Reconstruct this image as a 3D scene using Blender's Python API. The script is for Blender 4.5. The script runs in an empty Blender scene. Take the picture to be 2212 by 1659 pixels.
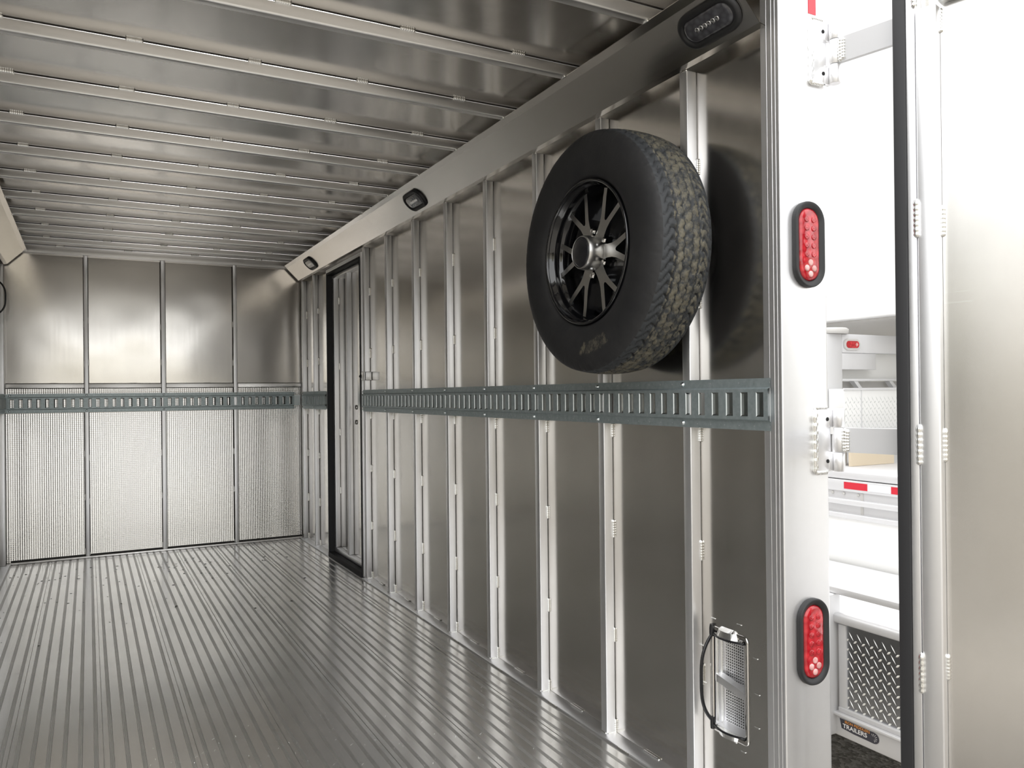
import bpy, bmesh, math, random
from mathutils import Matrix, Vector
random.seed(7)
SC = bpy.context.scene
COL = SC.collection
PI = math.pi

# ---------------------------------------------------------------- camera, sky, exposure
cam_data = bpy.data.cameras.new('camera')
cam = bpy.data.objects.new('camera', cam_data)
COL.objects.link(cam)
SC.camera = cam
cam_data.sensor_fit = 'HORIZONTAL'
cam_data.sensor_width = 36.0
cam_data.lens = 1685.02 / 2212 * 36.0
cam_data.shift_x = 44.94 / 2212
cam_data.shift_y = 17.11 / 2212
cam_data.clip_start = 0.02
cam_data.clip_end = 300
_f = Vector((0.4589, 0.8885, 0.0025)).normalized()
_r = Vector((0.8885, -0.4588, -0.0104))
_r = (_r - _f * _r.dot(_f)).normalized()
_u = _r.cross(_f)
cam.matrix_world = Matrix(((_r.x, _u.x, -_f.x, -1.4574), (_r.y, _u.y, -_f.y, -1.4041), (_r.z, _u.z, -_f.z, 1.1003), (0, 0, 0, 1)))

SC.view_settings.view_transform = 'Standard'
SC.view_settings.look = 'None'
SC.view_settings.gamma = 1.0
SC.view_settings.use_curve_mapping = False
SC.view_settings.exposure = 0.8
SC.cycles.max_bounces = 14
SC.cycles.glossy_bounces = 10
SC.cycles.diffuse_bounces = 6
SC.cycles.sample_clamp_indirect = 6.0
SC.cycles.use_denoising = True

world = bpy.data.worlds.new('overcast_sky')
SC.world = world
world.use_nodes = True
nt = world.node_tree
nt.nodes.clear()
tc = nt.nodes.new('ShaderNodeTexCoord')
sep = nt.nodes.new('ShaderNodeSeparateXYZ')
ramp = nt.nodes.new('ShaderNodeValToRGB')
bg = nt.nodes.new('ShaderNodeBackground')
wo = nt.nodes.new('ShaderNodeOutputWorld')
nt.links.new(tc.outputs['Generated'], sep.inputs[0])
nt.links.new(sep.outputs['Z'], ramp.inputs[0])
nt.links.new(ramp.outputs[0], bg.inputs['Color'])
nt.links.new(bg.outputs[0], wo.inputs[0])
ramp.color_ramp.elements[0].position = 0.0
ramp.color_ramp.elements[0].color = (0.86, 0.88, 0.9, 1)
ramp.color_ramp.elements[1].position = 0.6
ramp.color_ramp.elements[1].color = (1.0, 1.0, 1.0, 1)
bg.inputs['Strength'].default_value = 1.6

sun_data = bpy.data.lights.new('sun', 'SUN')
sun_data.energy = 2.6
sun_data.angle = math.radians(12)
sun_data.color = (1.0, 0.98, 0.95)
sun = bpy.data.objects.new('sun', sun_data)
COL.objects.link(sun)
sun.rotation_euler = Vector((0.15, 0.42, 0.90)).to_track_quat('Z', 'Y').to_euler()

# ---------------------------------------------------------------- materials
def newmat(name):
    m = bpy.data.materials.new(name)
    m.use_nodes = True
    n = m.node_tree
    return m, n, n.nodes['Principled BSDF']

def coords(n, scale=(1, 1, 1), kind='Object'):
    t = n.nodes.new('ShaderNodeTexCoord')
    mp = n.nodes.new('ShaderNodeMapping')
    mp.inputs['Scale'].default_value = scale
    n.links.new(t.outputs[kind], mp.inputs['Vector'])
    return mp.outputs[0]

def noise(n, vec, scale, detail=3.0, rough=0.5):
    t = n.nodes.new('ShaderNodeTexNoise')
    t.inputs['Scale'].default_value = scale
    t.inputs['Detail'].default_value = detail
    t.inputs['Roughness'].default_value = rough
    n.links.new(vec, t.inputs['Vector'])
    return t.outputs['Fac']

def cramp(n, fac, stops):
    r = n.nodes.new('ShaderNodeValToRGB')
    while len(r.color_ramp.elements) < len(stops):
        r.color_ramp.elements.new(0.5)
    for e, (p, c) in zip(r.color_ramp.elements, stops):
        e.position = p
        e.color = (c[0], c[1], c[2], 1) if not isinstance(c, (int, float)) else (c, c, c, 1)
    n.links.new(fac, r.inputs[0])
    return r.outputs[0]

def bump(n, h, strength, dist=0.001, prev=None):
    b = n.nodes.new('ShaderNodeBump')
    b.inputs['Strength'].default_value = strength
    b.inputs['Distance'].default_value = dist
    n.links.new(h, b.inputs['Height'])
    if prev is not None:
        n.links.new(prev, b.inputs['Normal'])
    return b.outputs[0]

def plain(name, col, rough=0.5, metal=0.0, spec=0.5, coat=0.0):
    m, n, p = newmat(name)
    p.inputs['Base Color'].default_value = (*col, 1)
    p.inputs['Roughness'].default_value = rough
    p.inputs['Metallic'].default_value = metal
    p.inputs['Specular IOR Level'].default_value = spec
    p.inputs['Coat Weight'].default_value = coat
    return m

def aluminium(name, col=(0.80, 0.79, 0.77), rough=0.2, stretch=(60, 60, 1.5), streak=0.04, wave=0.0, wave_scale=2.0, grime=0.0):
    """brushed mill aluminium: streaks along one axis vary the gloss, a long wave bends the sheet"""
    m, n, p = newmat(name)
    p.inputs['Metallic'].default_value = 1.0
    s = noise(n, coords(n, stretch), 1.0, 4, 0.6)
    r = n.nodes.new('ShaderNodeMapRange')
    r.inputs['To Min'].default_value = max(0.02, rough - streak)
    r.inputs['To Max'].default_value = rough + streak
    n.links.new(s, r.inputs[0])
    n.links.new(r.outputs[0], p.inputs['Roughness'])
    g = noise(n, coords(n), 9.0, 6, 0.65)
    lo = tuple(c * (1 - grime) for c in col)
    n.links.new(cramp(n, g, [(0.30, lo), (0.62, col)]), p.inputs['Base Color'])
    nb = bump(n, s, 0.05, 0.001)
    if wave:
        w = noise(n, coords(n), wave_scale, 1, 0.4)
        nb = bump(n, w, 1.0, wave, nb)
    n.links.new(nb, p.inputs['Normal'])
    return m

M = {}
M['sheet'] = aluminium('brushed_wall_sheet', (0.70, 0.68, 0.65), 0.17, (50, 50, 2), 0.03, 0.006, 1.6, 0.04)
M['sheet_front'] = aluminium('brushed_front_sheet', (0.72, 0.695, 0.66), 0.20, (50, 50, 2), 0.03, 0.010, 2.2, 0.05)
M['sheet_roof'] = aluminium('brushed_roof_sheet', (0.64, 0.62, 0.59), 0.17, (3, 60, 60), 0.03, 0.010, 1.8, 0.05)
M['tube'] = aluminium('mill_aluminium_tube', (0.92, 0.92, 0.93), 0.42, (60, 60, 2), 0.05, 0, 1, 0.03)
M['tube_x'] = aluminium('mill_aluminium_beam', (0.92, 0.91, 0.90), 0.42, (2, 60, 60), 0.05, 0, 1, 0.03)
M['cove'] = aluminium('cove_sheet', (0.72, 0.69, 0.65), 0.24, (60, 2, 60), 0.03, 0.004, 1.5, 0.03)
M['post'] = aluminium('post_extrusion', (0.80, 0.82, 0.83), 0.30, (60, 60, 1.5), 0.05, 0.002, 2.0, 0.03)
M['door_sheet'] = aluminium('door_sheet', (0.74, 0.72, 0.69), 0.24, (50, 50, 2), 0.03, 0.008, 1.5, 0.04)
M['weld'] = plain('bright_weld_metal', (0.88, 0.88, 0.86), 0.22, 1.0)
M['shaving'] = plain('bright_shaving', (0.95, 0.95, 0.93), 0.5, 0.1)
M['seam'] = plain('dark_seam', (0.05, 0.045, 0.04), 0.7)
M['rubber'] = plain('black_rubber', (0.018, 0.018, 0.019), 0.5)
M['seal'] = plain('rubber_seal', (0.022, 0.022, 0.024), 0.6)
M['black_plastic'] = plain('black_plastic', (0.015, 0.015, 0.017), 0.25)
M['zinc'] = plain('bright_zinc_bolt', (0.80, 0.86, 0.88), 0.25, 1.0)
M['white_metal'] = plain('bright_outdoor_aluminium', (0.66, 0.66, 0.67), 0.45, 0.25)
M['white_paint'] = plain('white_painted_panel', (0.80, 0.80, 0.79), 0.4)
M['grey_under'] = plain('grey_underside', (0.55, 0.54, 0.52), 0.5)
M['red_tape'] = plain('red_reflective_tape', (0.62, 0.03, 0.05), 0.25)
M['white_tape'] = plain('white_reflective_tape', (0.75, 0.78, 0.82), 0.3)
M['beige'] = plain('beige_board', (0.62, 0.53, 0.40), 0.8)
M['black_gloss'] = plain('gloss_black_rim', (0.006, 0.006, 0.007), 0.10, 0.0, 0.5, 0.6)
M['machined'] = aluminium('machined_rim_face', (0.62, 0.61, 0.59), 0.32, (30, 30, 30), 0.04)
M['chrome'] = plain('chrome_nut', (0.8, 0.8, 0.8), 0.08, 1.0)
M['led'] = plain('led_reflector', (0.75, 0.75, 0.75), 0.15, 1.0)
M['hole'] = plain('dark_hole', (0.01, 0.01, 0.01), 0.8)

# galvanised E-track steel
m, n, p = newmat('galvanised_track'); M['track'] = m
p.inputs['Metallic'].default_value = 0.6
g = noise(n, coords(n, (25, 25, 25)), 3.0, 4, 0.6)
n.links.new(cramp(n, g, [(0.3, (0.34, 0.40, 0.41)), (0.7, (0.45, 0.51, 0.52))]), p.inputs['Base Color'])
p.inputs['Roughness'].default_value = 0.38
m = plain('sheared_steel_edge', (0.62, 0.66, 0.66), 0.42, 0.9); M['track_edge'] = m

# floor: flat lands and serrated ribs, stained
def floor_mat(name, col, rough):
    m, n, p = newmat(name)
    p.inputs['Metallic'].default_value = 0.86
    v = coords(n)
    s = noise(n, coords(n, (70, 2.0, 1)), 1.0, 5, 0.65)
    big = noise(n, v, 1.7, 6, 0.6)
    dirt = noise(n, v, 26.0, 6, 0.7)
    mx = n.nodes.new('ShaderNodeMix'); mx.data_type = 'RGBA'
    n.links.new(cramp(n, dirt, [(0.60, 0.0), (0.78, 0.55)]), mx.inputs['Factor'])
    n.links.new(cramp(n, big, [(0.32, tuple(c * 0.82 for c in col)), (0.68, col)]), mx.inputs['A'])
    mx.inputs['B'].default_value = (0.33, 0.30, 0.27, 1)
    n.links.new(mx.outputs['Result'], p.inputs['Base Color'])
    r = n.nodes.new('ShaderNodeMapRange')
    r.inputs['To Min'].default_value = rough - 0.05
    r.inputs['To Max'].default_value = rough + 0.08
    n.links.new(s, r.inputs[0])
    n.links.new(r.outputs[0], p.inputs['Roughness'])
    nb = bump(n, s, 0.10, 0.001)
    nb = bump(n, noise(n, v, 90, 4, 0.7), 0.05, 0.001, nb)
    n.links.new(nb, p.inputs['Normal'])
    return m
M['floor'] = floor_mat('extruded_floor_land', (0.94, 0.93, 0.91), 0.19)
M['floor_rib'] = floor_mat('extruded_floor_rib', (0.80, 0.79, 0.77), 0.36)

# embossed lower front sheet
m, n, p = newmat('embossed_sheet'); M['emboss'] = m
p.inputs['Metallic'].default_value = 1.0
p.inputs['Base Color'].default_value = (0.66, 0.65, 0.63, 1)
p.inputs['Roughness'].default_value = 0.16
v = coords(n, (1, 1, 1))
def mathn(op, a, b=None):
    t = n.nodes.new('ShaderNodeMath'); t.operation = op
    for i, x in enumerate((a, b)):
        if x is None: continue
        if isinstance(x, (int, float)): t.inputs[i].default_value = x
        else: n.links.new(x, t.inputs[i])
    return t.outputs[0]
sp = n.nodes.new('ShaderNodeSeparateXYZ'); n.links.new(v, sp.inputs[0])
a = mathn('MULTIPLY', sp.outputs['X'], 2 * PI / 0.026)
b = mathn('MULTIPLY', sp.outputs['Z'], 2 * PI / 0.026)
h = mathn('MULTIPLY', mathn('SINE', mathn('ADD', a, b)), mathn('SINE', mathn('SUBTRACT', a, b)))
n.links.new(bump(n, h, 1.0, 0.0005), p.inputs['Normal'])

# tread plate on the neighbouring trailer
m, n, p = newmat('tread_plate'); M['tread_plate'] = m
p.inputs['Metallic'].default_value = 1.0
p.inputs['Base Color'].default_value = (0.38, 0.39, 0.41, 1)
p.inputs['Roughness'].default_value = 0.25
m = plain('tread_bar', (0.95, 0.95, 0.92), 0.28, 0.9); M['tread_bar'] = m
M['tread_pale'] = plain('pale_tread_plate', (0.80, 0.80, 0.79), 0.4, 0.3)
M['tread_pale_bar'] = plain('pale_tread_bar', (0.62, 0.63, 0.62), 0.4, 0.3)

# tyre rubber with dried mud
m, n, p = newmat('tyre_rubber'); M['tyre'] = m
v = coords(n)
sp = n.nodes.new('ShaderNodeSeparateXYZ'); n.links.new(v, sp.inputs[0])
ny = n.nodes.new('ShaderNodeMath'); ny.operation = 'POWER'; n.links.new(sp.outputs['Y'], ny.inputs[0]); ny.inputs[1].default_value = 2
nz = n.nodes.new('ShaderNodeMath'); nz.operation = 'POWER'; n.links.new(sp.outputs['Z'], nz.inputs[0]); nz.inputs[1].default_value = 2
rr = n.nodes.new('ShaderNodeMath'); rr.operation = 'ADD'; n.links.new(ny.outputs[0], rr.inputs[0]); n.links.new(nz.outputs[0], rr.inputs[1])
rad = n.nodes.new('ShaderNodeMath'); rad.operation = 'SQRT'; n.links.new(rr.outputs[0], rad.inputs[0])
tread = mathn('MULTIPLY', mathn('GREATER_THAN', rad.outputs[0], 0.3422), mathn('GREATER_THAN', sp.outputs['X'], -0.047))
mud1 = mathn('MULTIPLY', tread, cramp(n, noise(n, v, 42, 6, 0.75), [(0.42, 0.0), (0.58, 0.9)]))
# smear low on the sidewall
dz = mathn('ABSOLUTE', mathn('ADD', rad.outputs[0], -0.275))
def clamp01(x): return mathn('MINIMUM', mathn('MAXIMUM', x, 0.0), 1.0)
low = mathn('ADD', sp.outputs['Z'], mathn('MULTIPLY', mathn('ABSOLUTE', mathn('ADD', sp.outputs['Y'], 0.07)), 1.3))
ang = clamp01(mathn('MULTIPLY', mathn('SUBTRACT', -0.11, low), 12.0))
side = mathn('MULTIPLY', ang, clamp01(mathn('MULTIPLY', mathn('SUBTRACT', 0.050, dz), 28.0)))
smear = mathn('MULTIPLY', side, noise(n, coords(n, (1, 1.6, 1)), 30, 7, 0.8))
mud2 = cramp(n, smear, [(0.46, 0.0), (0.58, 0.8)])
fac = mathn('MAXIMUM', mud1, mud2)
mx = n.nodes.new('ShaderNodeMix'); mx.data_type = 'RGBA'
n.links.new(fac, mx.inputs['Factor'])
shoulder = mathn('GREATER_THAN', rad.outputs[0], 0.3385)
mxs = n.nodes.new('ShaderNodeMix'); mxs.data_type = 'RGBA'
n.links.new(shoulder, mxs.inputs['Factor'])
n.links.new(cramp(n, noise(n, v, 12, 5, 0.7), [(0.3, (0.013, 0.013, 0.014)), (0.75, (0.026, 0.025, 0.025))]), mxs.inputs['A'])
mxs.inputs['B'].default_value = (0.030, 0.033, 0.036, 1)
n.links.new(mxs.outputs['Result'], mx.inputs['A'])
mx.inputs['B'].default_value = (0.145, 0.130, 0.092, 1)
n.links.new(mx.outputs['Result'], p.inputs['Base Color'])
p.inputs['Roughness'].default_value = 0.62
n.links.new(bump(n, noise(n, v, 120, 4, 0.6), 0.25, 0.001), p.inputs['Normal'])

# red lens
def lens(name, col, trans=0.0, rough=0.12):
    m, n, p = newmat(name)
    p.inputs['Base Color'].default_value = (*col, 1)
    p.inputs['Roughness'].default_value = rough
    p.inputs['Coat Weight'].default_value = 0.5
    v = n.nodes.new('ShaderNodeTexVoronoi'); v.inputs['Scale'].default_value = 60
    n.links.new(coords(n), v.inputs['Vector'])
    n.links.new(cramp(n, v.outputs['Distance'], [(0.0, tuple(min(1, c * 1.25 + 0.02) for c in col)), (0.7, tuple(c * 0.72 for c in col))]), p.inputs['Base Color'])
    n.links.new(bump(n, v.outputs['Distance'], 0.6, 0.002), p.inputs['Normal'])
    return m
M['red_lens'] = lens('red_lamp_lens', (0.52, 0.008, 0.018))
M['pale_lens'] = lens('pale_pink_lens', (0.85, 0.42, 0.40))
M['clear_lens'] = lens('clear_lamp_lens', (0.07, 0.07, 0.08))

# gravel
m, n, p = newmat('gravel'); M['gravel'] = m
v = coords(n)
vo = n.nodes.new('ShaderNodeTexVoronoi'); vo.inputs['Scale'].default_value = 55
n.links.new(v, vo.inputs['Vector'])
nn = noise(n, v, 160, 4, 0.7)
mx = n.nodes.new('ShaderNodeMix'); mx.data_type = 'RGBA'
mx.inputs['Factor'].default_value = 0.55
n.links.new(cramp(n, nn, [(0.35, (0.12, 0.10, 0.075)), (0.7, (0.42, 0.37, 0.30))]), mx.inputs['A'])
bw = n.nodes.new('ShaderNodeRGBToBW'); n.links.new(vo.outputs['Color'], bw.inputs[0])
n.links.new(cramp(n, bw.outputs[0], [(0.25, (0.10, 0.085, 0.065)), (0.75, (0.50, 0.46, 0.39))]), mx.inputs['B'])
hs = n.nodes.new('ShaderNodeHueSaturation'); hs.inputs['Saturation'].default_value = 0.65; hs.inputs['Value'].default_value = 0.85
n.links.new(mx.outputs['Result'], hs.inputs['Color'])
n.links.new(hs.outputs[0], p.inputs['Base Color'])
p.inputs['Roughness'].default_value = 0.9
n.links.new(bump(n, vo.outputs['Distance'], 1.0, 0.012), p.inputs['Normal'])
M['foliage'] = plain('reflection_foliage', (0.27, 0.26, 0.19), 0.8)
M['foliage_pale'] = plain('pale_reflection_foliage', (0.40, 0.38, 0.32), 0.9)  # paler copy of the foliage, so reflections from the rear come out brighter
M['bark'] = plain('bark', (0.12, 0.09, 0.06), 0.9)

# ---------------------------------------------------------------- mesh helpers
class MB:
    def __init__(self):
        self.bm = bmesh.new()
        self.mats = []
    def mi(self, mat):
        if mat is None: mat = self.mats[0] if self.mats else 'tube'
        if mat not in self.mats: self.mats.append(mat)
        return self.mats.index(mat)
    def faces(self, vs, fs, mat=None, smooth=False):
        k = self.mi(mat)
        bv = [self.bm.verts.new(v) for v in vs]
        for f in fs:
            try:
                fc = self.bm.faces.new([bv[i] for i in f]); fc.material_index = k; fc.smooth = smooth
            except ValueError:
                pass
        return bv
    def box(self, x0, x1, y0, y1, z0, z1, mat=None, bev=0.0, fn=None):
        k = self.mi(mat)
        b = bmesh.new()
        bmesh.ops.create_cube(b, size=1.0)
        for v in b.verts:
            v.co = Vector(((x0 + x1) / 2 + v.co.x * (x1 - x0), (y0 + y1) / 2 + v.co.y * (y1 - y0), (z0 + z1) / 2 + v.co.z * (z1 - z0)))
        if bev > 0:
            bmesh.ops.bevel(b, geom=list(b.edges), offset=bev, segments=2, affect='EDGES', profile=0.5)
        self._merge(b, k, fn, bev > 0)
    def _merge(self, b, k, fn=None, smooth=False):
        mp = {}
        for v in b.verts:
            co = fn(v.co) if fn else v.co
            mp[v] = self.bm.verts.new(co)
        for f in b.faces:
            nf = self.bm.faces.new([mp[v] for v in f.verts]); nf.material_index = k; nf.smooth = smooth
        b.free()
    def prism(self, prof, axis, a0, a1, mat=None, closed=True, fn=None, smooth=False, caps=True):
        """profile points (p,q) extruded from a0 to a1 along axis: x -> (a,p,q), y -> (p,a,q), z -> (p,q,a)"""
        def co(p, q, a):
            v = {'x': (a, p, q), 'y': (p, a, q), 'z': (p, q, a)}[axis]
            return fn(Vector(v)) if fn else v
        nP = len(prof)
        vs = [co(p, q, a0) for p, q in prof] + [co(p, q, a1) for p, q in prof]
        fs = [(i, (i + 1) % nP, nP + (i + 1) % nP, nP + i) for i in range(nP if closed else nP - 1)]
        if closed and caps: fs += [tuple(range(nP))[::-1], tuple(range(nP, 2 * nP))]
        self.faces(vs, fs, mat, smooth)
    def lathe(self, prof, axis='z', org=(0, 0, 0), seg=24, mat=None, smooth=True, close=False, fn=None):
        """profile (r, h)"""
        vs, fs = [], []
        for i in range(seg):
            a = 2 * PI * i / seg
            c, s = math.cos(a), math.sin(a)
            for r, h in prof:
                v = {'z': (r * c, r * s, h), 'x': (h, r * c, r * s), 'y': (r * c, h, r * s)}[axis]
                v = Vector(v) + Vector(org)
                vs.append(fn(v) if fn else v)
        nP = len(prof)
        for i in range(seg):
            j = (i + 1) % seg
            for k in range(nP if close else nP - 1):
                k2 = (k + 1) % nP
                fs.append((i * nP + k, j * nP + k, j * nP + k2, i * nP + k2))
        self.faces(vs, fs, mat, smooth)
        if not close:
            for k in (0, nP - 1):
                if prof[k][0] > 1e-6:
                    self.faces([vs[i * nP + k] for i in range(seg)], [tuple(range(seg))], mat, False)
    def tube(self, pts, r, mat=None, seg=10, flat=None):
        """round tube through points; flat=(w,h) gives an oval section"""
        pts = [Vector(p) for p in pts]
        vs, fs = [], []
        up0 = None
        for i, p in enumerate(pts):
            d = (pts[min(i + 1, len(pts) - 1)] - pts[max(i - 1, 0)]).normalized()
            if up0 is None:
                up0 = Vector((0, 1, 0)) if abs(d.y) < 0.9 else Vector((0, 0, 1))
            s = d.cross(up0).normalized(); t = s.cross(d).normalized()
            for k in range(seg):
                a = 2 * PI * k / seg
                w, h = flat or (r, r)
                vs.append(p + s * math.cos(a) * w + t * math.sin(a) * h)
        for i in range(len(pts) - 1):
            for k in range(seg):
                fs.append((i * seg + k, i * seg + (k + 1) % seg, (i + 1) * seg + (k + 1) % seg, (i + 1) * seg + k))
        fs += [tuple(range(seg))[::-1], tuple(range((len(pts) - 1) * seg, len(pts) * seg))]
        self.faces(vs, fs, mat, True)
    def build(self, name, parent=None, loc=None):
        me = bpy.data.meshes.new(name)
        bmesh.ops.recalc_face_normals(self.bm, faces=list(self.bm.faces))
        self.bm.to_mesh(me); self.bm.free()
        for mname in self.mats: me.materials.append(M[mname])
        o = bpy.data.objects.new(name, me)
        COL.objects.link(o)
        if loc: o.location = loc
        if parent is not None: o.parent = parent
        return o

def tag(o, label=None, cat=None, group=None, kind=None):
    if label: o['label'] = label
    if cat: o['category'] = cat
    if group: o['group'] = group
    if kind: o['kind'] = kind
    return o

def empty(name, loc, label=None, cat=None, group=None, kind=None):
    o = bpy.data.objects.new(name, None)
    COL.objects.link(o); o.location = loc; o.empty_display_size = 0.05
    return tag(o, label, cat, group, kind)

def local(o):
    """mapping world coordinates into a thing's own frame (things are not rotated)"""
    L = Vector(o.location)
    return lambda v: Vector(v) - L

def rect_ring(hw, hh, r, n=8):
    """rounded rectangle outline (p,q) of half sizes hw,hh and corner radius r"""
    out = []
    for cx, cy, a0 in ((hw - r, hh - r, 0), (-(hw - r), hh - r, 90), (-(hw - r), -(hh - r), 180), (hw - r, -(hh - r), 270)):
        for i in range(n + 1):
            a = math.radians(a0 + 90 * i / n)
            out.append((cx + r * math.cos(a), cy + r * math.sin(a)))
    return out

# a weld bead along z, 1 m of length scaled when placed: rippled lens shape
def make_bead():
    mb = MB()
    prof = []
    for i in range(33):
        t = i / 32
        e = min(1, t / 0.07, (1 - t) / 0.07) ** 0.5 if 0 < t < 1 else 0
        r = 0.0052 * e * (0.80 + 0.24 * abs(math.sin(t * PI * 7.5)))
        prof.append((max(r, 1e-7), (t - 0.5) * 0.050))
    mb.lathe(prof, 'z', seg=8, mat='weld')
    o = mb.build('weld_bead')
    me = o.data
    bpy.data.objects.remove(o)
    return me
BEAD = make_bead()
def bead(parent, pos, axis='z', scale=1.0, thick=1.0):
    o = bpy.data.objects.new('weld_bead', BEAD)
    COL.objects.link(o)
    o.parent = parent
    o.location = Vector(pos) - Vector(parent.location)
    o.scale = (thick, thick, scale)
    if axis == 'x': o.rotation_euler = (0, PI / 2, 0)
    elif axis == 'y': o.rotation_euler = (PI / 2, 0, 0)
    elif axis != 'z':
        o.rotation_mode = 'QUATERNION'
        o.rotation_quaternion = Vector(axis).to_track_quat('Z', 'Y')
    return o

# ---------------------------------------------------------------- dimensions of the box trailer
XS = 0.046          # right wall sheet
XL = -1.982         # left wall sheet
YF = 4.662          # front wall sheet
ZC = 2.132          # roof sheet
FACE = 0.010        # right stud faces
FACEL = -1.946
YFF = 4.628         # front stud faces
mirror_x = lambda x: -1.936 - x

# ---------------------------------------------------------------- setting: ground, floor, walls, ceiling
mb = MB(); mb.box(-30, 30, -30, 40, -0.62, -0.50, 'gravel')
tag(mb.build('ground'), kind='structure')

mb = MB()
prof = []
joints = [-0.123 - 0.26 * k for k in range(-1, 8)]
xs = -1.985; xe = 0.046
pts = []
for jx in sorted(joints):
    for k in range(6):
        pts.append(('g', jx + 0.0217 + 0.04333 * k))
    pts.append(('j', jx))
pts.sort(key=lambda t: t[1])
prof.append((xs, 0.0, 0))
for kind, c in pts:
    if kind == 'g':
        if c - 0.0066 < xs + 0.004 or c + 0.0066 > xe - 0.05: continue
        prof += [(c - 0.0066, 0.0, 0), (c - 0.0058, -0.0018, 1)]
        for q in range(3):
            prof += [(c - 0.0042 + q * 0.0036, -0.0018, 1), (c - 0.0036 + q * 0.0036, -0.0002, 1), (c - 0.0024 + q * 0.0036, -0.0002, 1), (c - 0.0018 + q * 0.0036, -0.0018, 1)]
        prof += [(c + 0.0066, 0.0, 1)]
    else:
        if c - 0.004 < xs or c + 0.004 > xe: continue
        prof += [(c - 0.0022, 0.0, 0), (c - 0.0016, -0.003, 1), (c - 0.0004, -0.003, 1), (c, 0.0012, 0), (c + 0.0006, 0.0012, 0), (c + 0.0012, 0.0, 0)]
prof.append((xe, 0.0, 0))
y0, y1 = -0.072, YF
vs = [(x, y0, z) for x, z, k in prof] + [(x, y1, z) for x, z, k in prof]
nP = len(prof)
for kk, mat in ((0, 'floor'), (1, 'floor_rib')):
    fs = [(i, i + 1, nP + i + 1, nP + i) for i in range(nP - 1) if prof[i + 1][2] == kk]
    mb.faces(vs, fs, mat)
bmesh.ops.remove_doubles(mb.bm, verts=list(mb.bm.verts), dist=1e-6)
loose = [v for v in mb.bm.verts if not v.link_faces]
bmesh.ops.delete(mb.bm, geom=loose, context='VERTS')
mb.box(xs, xe, y0, y1, -0.075, -0.004, 'floor')
tag(mb.build('floor'), kind='structure')

# right wall sheet in panels round the side door and the vent
DY0, DY1, DZ = 3.140, 3.870, 1.935
VY0, VY1, VZ0, VZ1 = 0.088, 0.207, 0.196, 0.452
def sheet_rects(mb, mat, x0, x1, rects):
    for a, b, c, d in rects: mb.box(x0, x1, a, b, c, d, mat)
mb = MB()
sheet_rects(mb, 'sheet', XS, XS + 0.004, [(-0.015, VY0, -0.02, ZC), (VY0, VY1, -0.02, VZ0), (VY0, VY1, VZ1, ZC), (VY1, DY0, -0.02, ZC), (DY0, DY1, DZ, ZC), (DY1, YF, -0.02, ZC)])
tag(mb.build('wall_right'), kind='structure')
mb = MB(); mb.box(XL - 0.004, XL, -0.015, YF, -0.02, ZC, 'sheet')
tag(mb.build('wall_left'), kind='structure')
mb = MB()
mb.box(XL, XS, YF, YF + 0.004, 1.185, ZC, 'sheet_front')
mb.box(XL, XS, YF - 0.001, YF + 0.004, -0.02, 1.185, 'emboss')
tag(mb.build('wall_front'), kind='structure')
mb = MB(); mb.box(XL - 0.004, XS + 0.004, -0.12, YF + 0.004, ZC, ZC + 0.004, 'sheet_roof')
tag(mb.build('ceiling'), kind='structure')

# edge rails where walls meet the floor
for side, x0, x1, nm in (('right', -0.012, 0.0455, 'baseboard_right'), ('left', -1.9815, -1.924, 'baseboard_left')):
    o = empty(nm, (x0, 0, 0), kind='structure')
    f = local(o)
    for (a, b) in (((-0.013, DY0 - 0.03), (DY1 + 0.03, YFF)) if side == 'right' else ((-0.013, YFF),)):
        mb = MB(); mb.box(x0, x1, a, b, 0.0005, 0.0065, 'tube', 0.0015, fn=f); mb.build('rail', o)
    if side == 'right':
        for k in range(8):
            yy = 0.41 + 0.4064 * k
            if yy > 3.0: break
            bead(o, (x1 - 0.004, yy + 0.06, 0.0075), 'y', 1.5, 0.8)
            bead(o, (x0 + 0.001, yy + 0.13, 0.003), 'y', 1.3, 0.7)
o = empty('baseboard_front', (-0.97, YFF, 0), kind='structure'); f = local(o)
mb = MB(); mb.box(XL + 0.06, FACE - 0.004, YFF + 0.004, YF - 0.0015, 0.001, 0.014, 'tube_x', 0.001, fn=f); mb.build('rail', o)
mb = MB(); mb.box(XL + 0.06, FACE - 0.004, YFF + 0.018, YF - 0.0015, 0.015, 0.020, 'seam', fn=f); mb.build('rail_shadow_gap', o)

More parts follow.
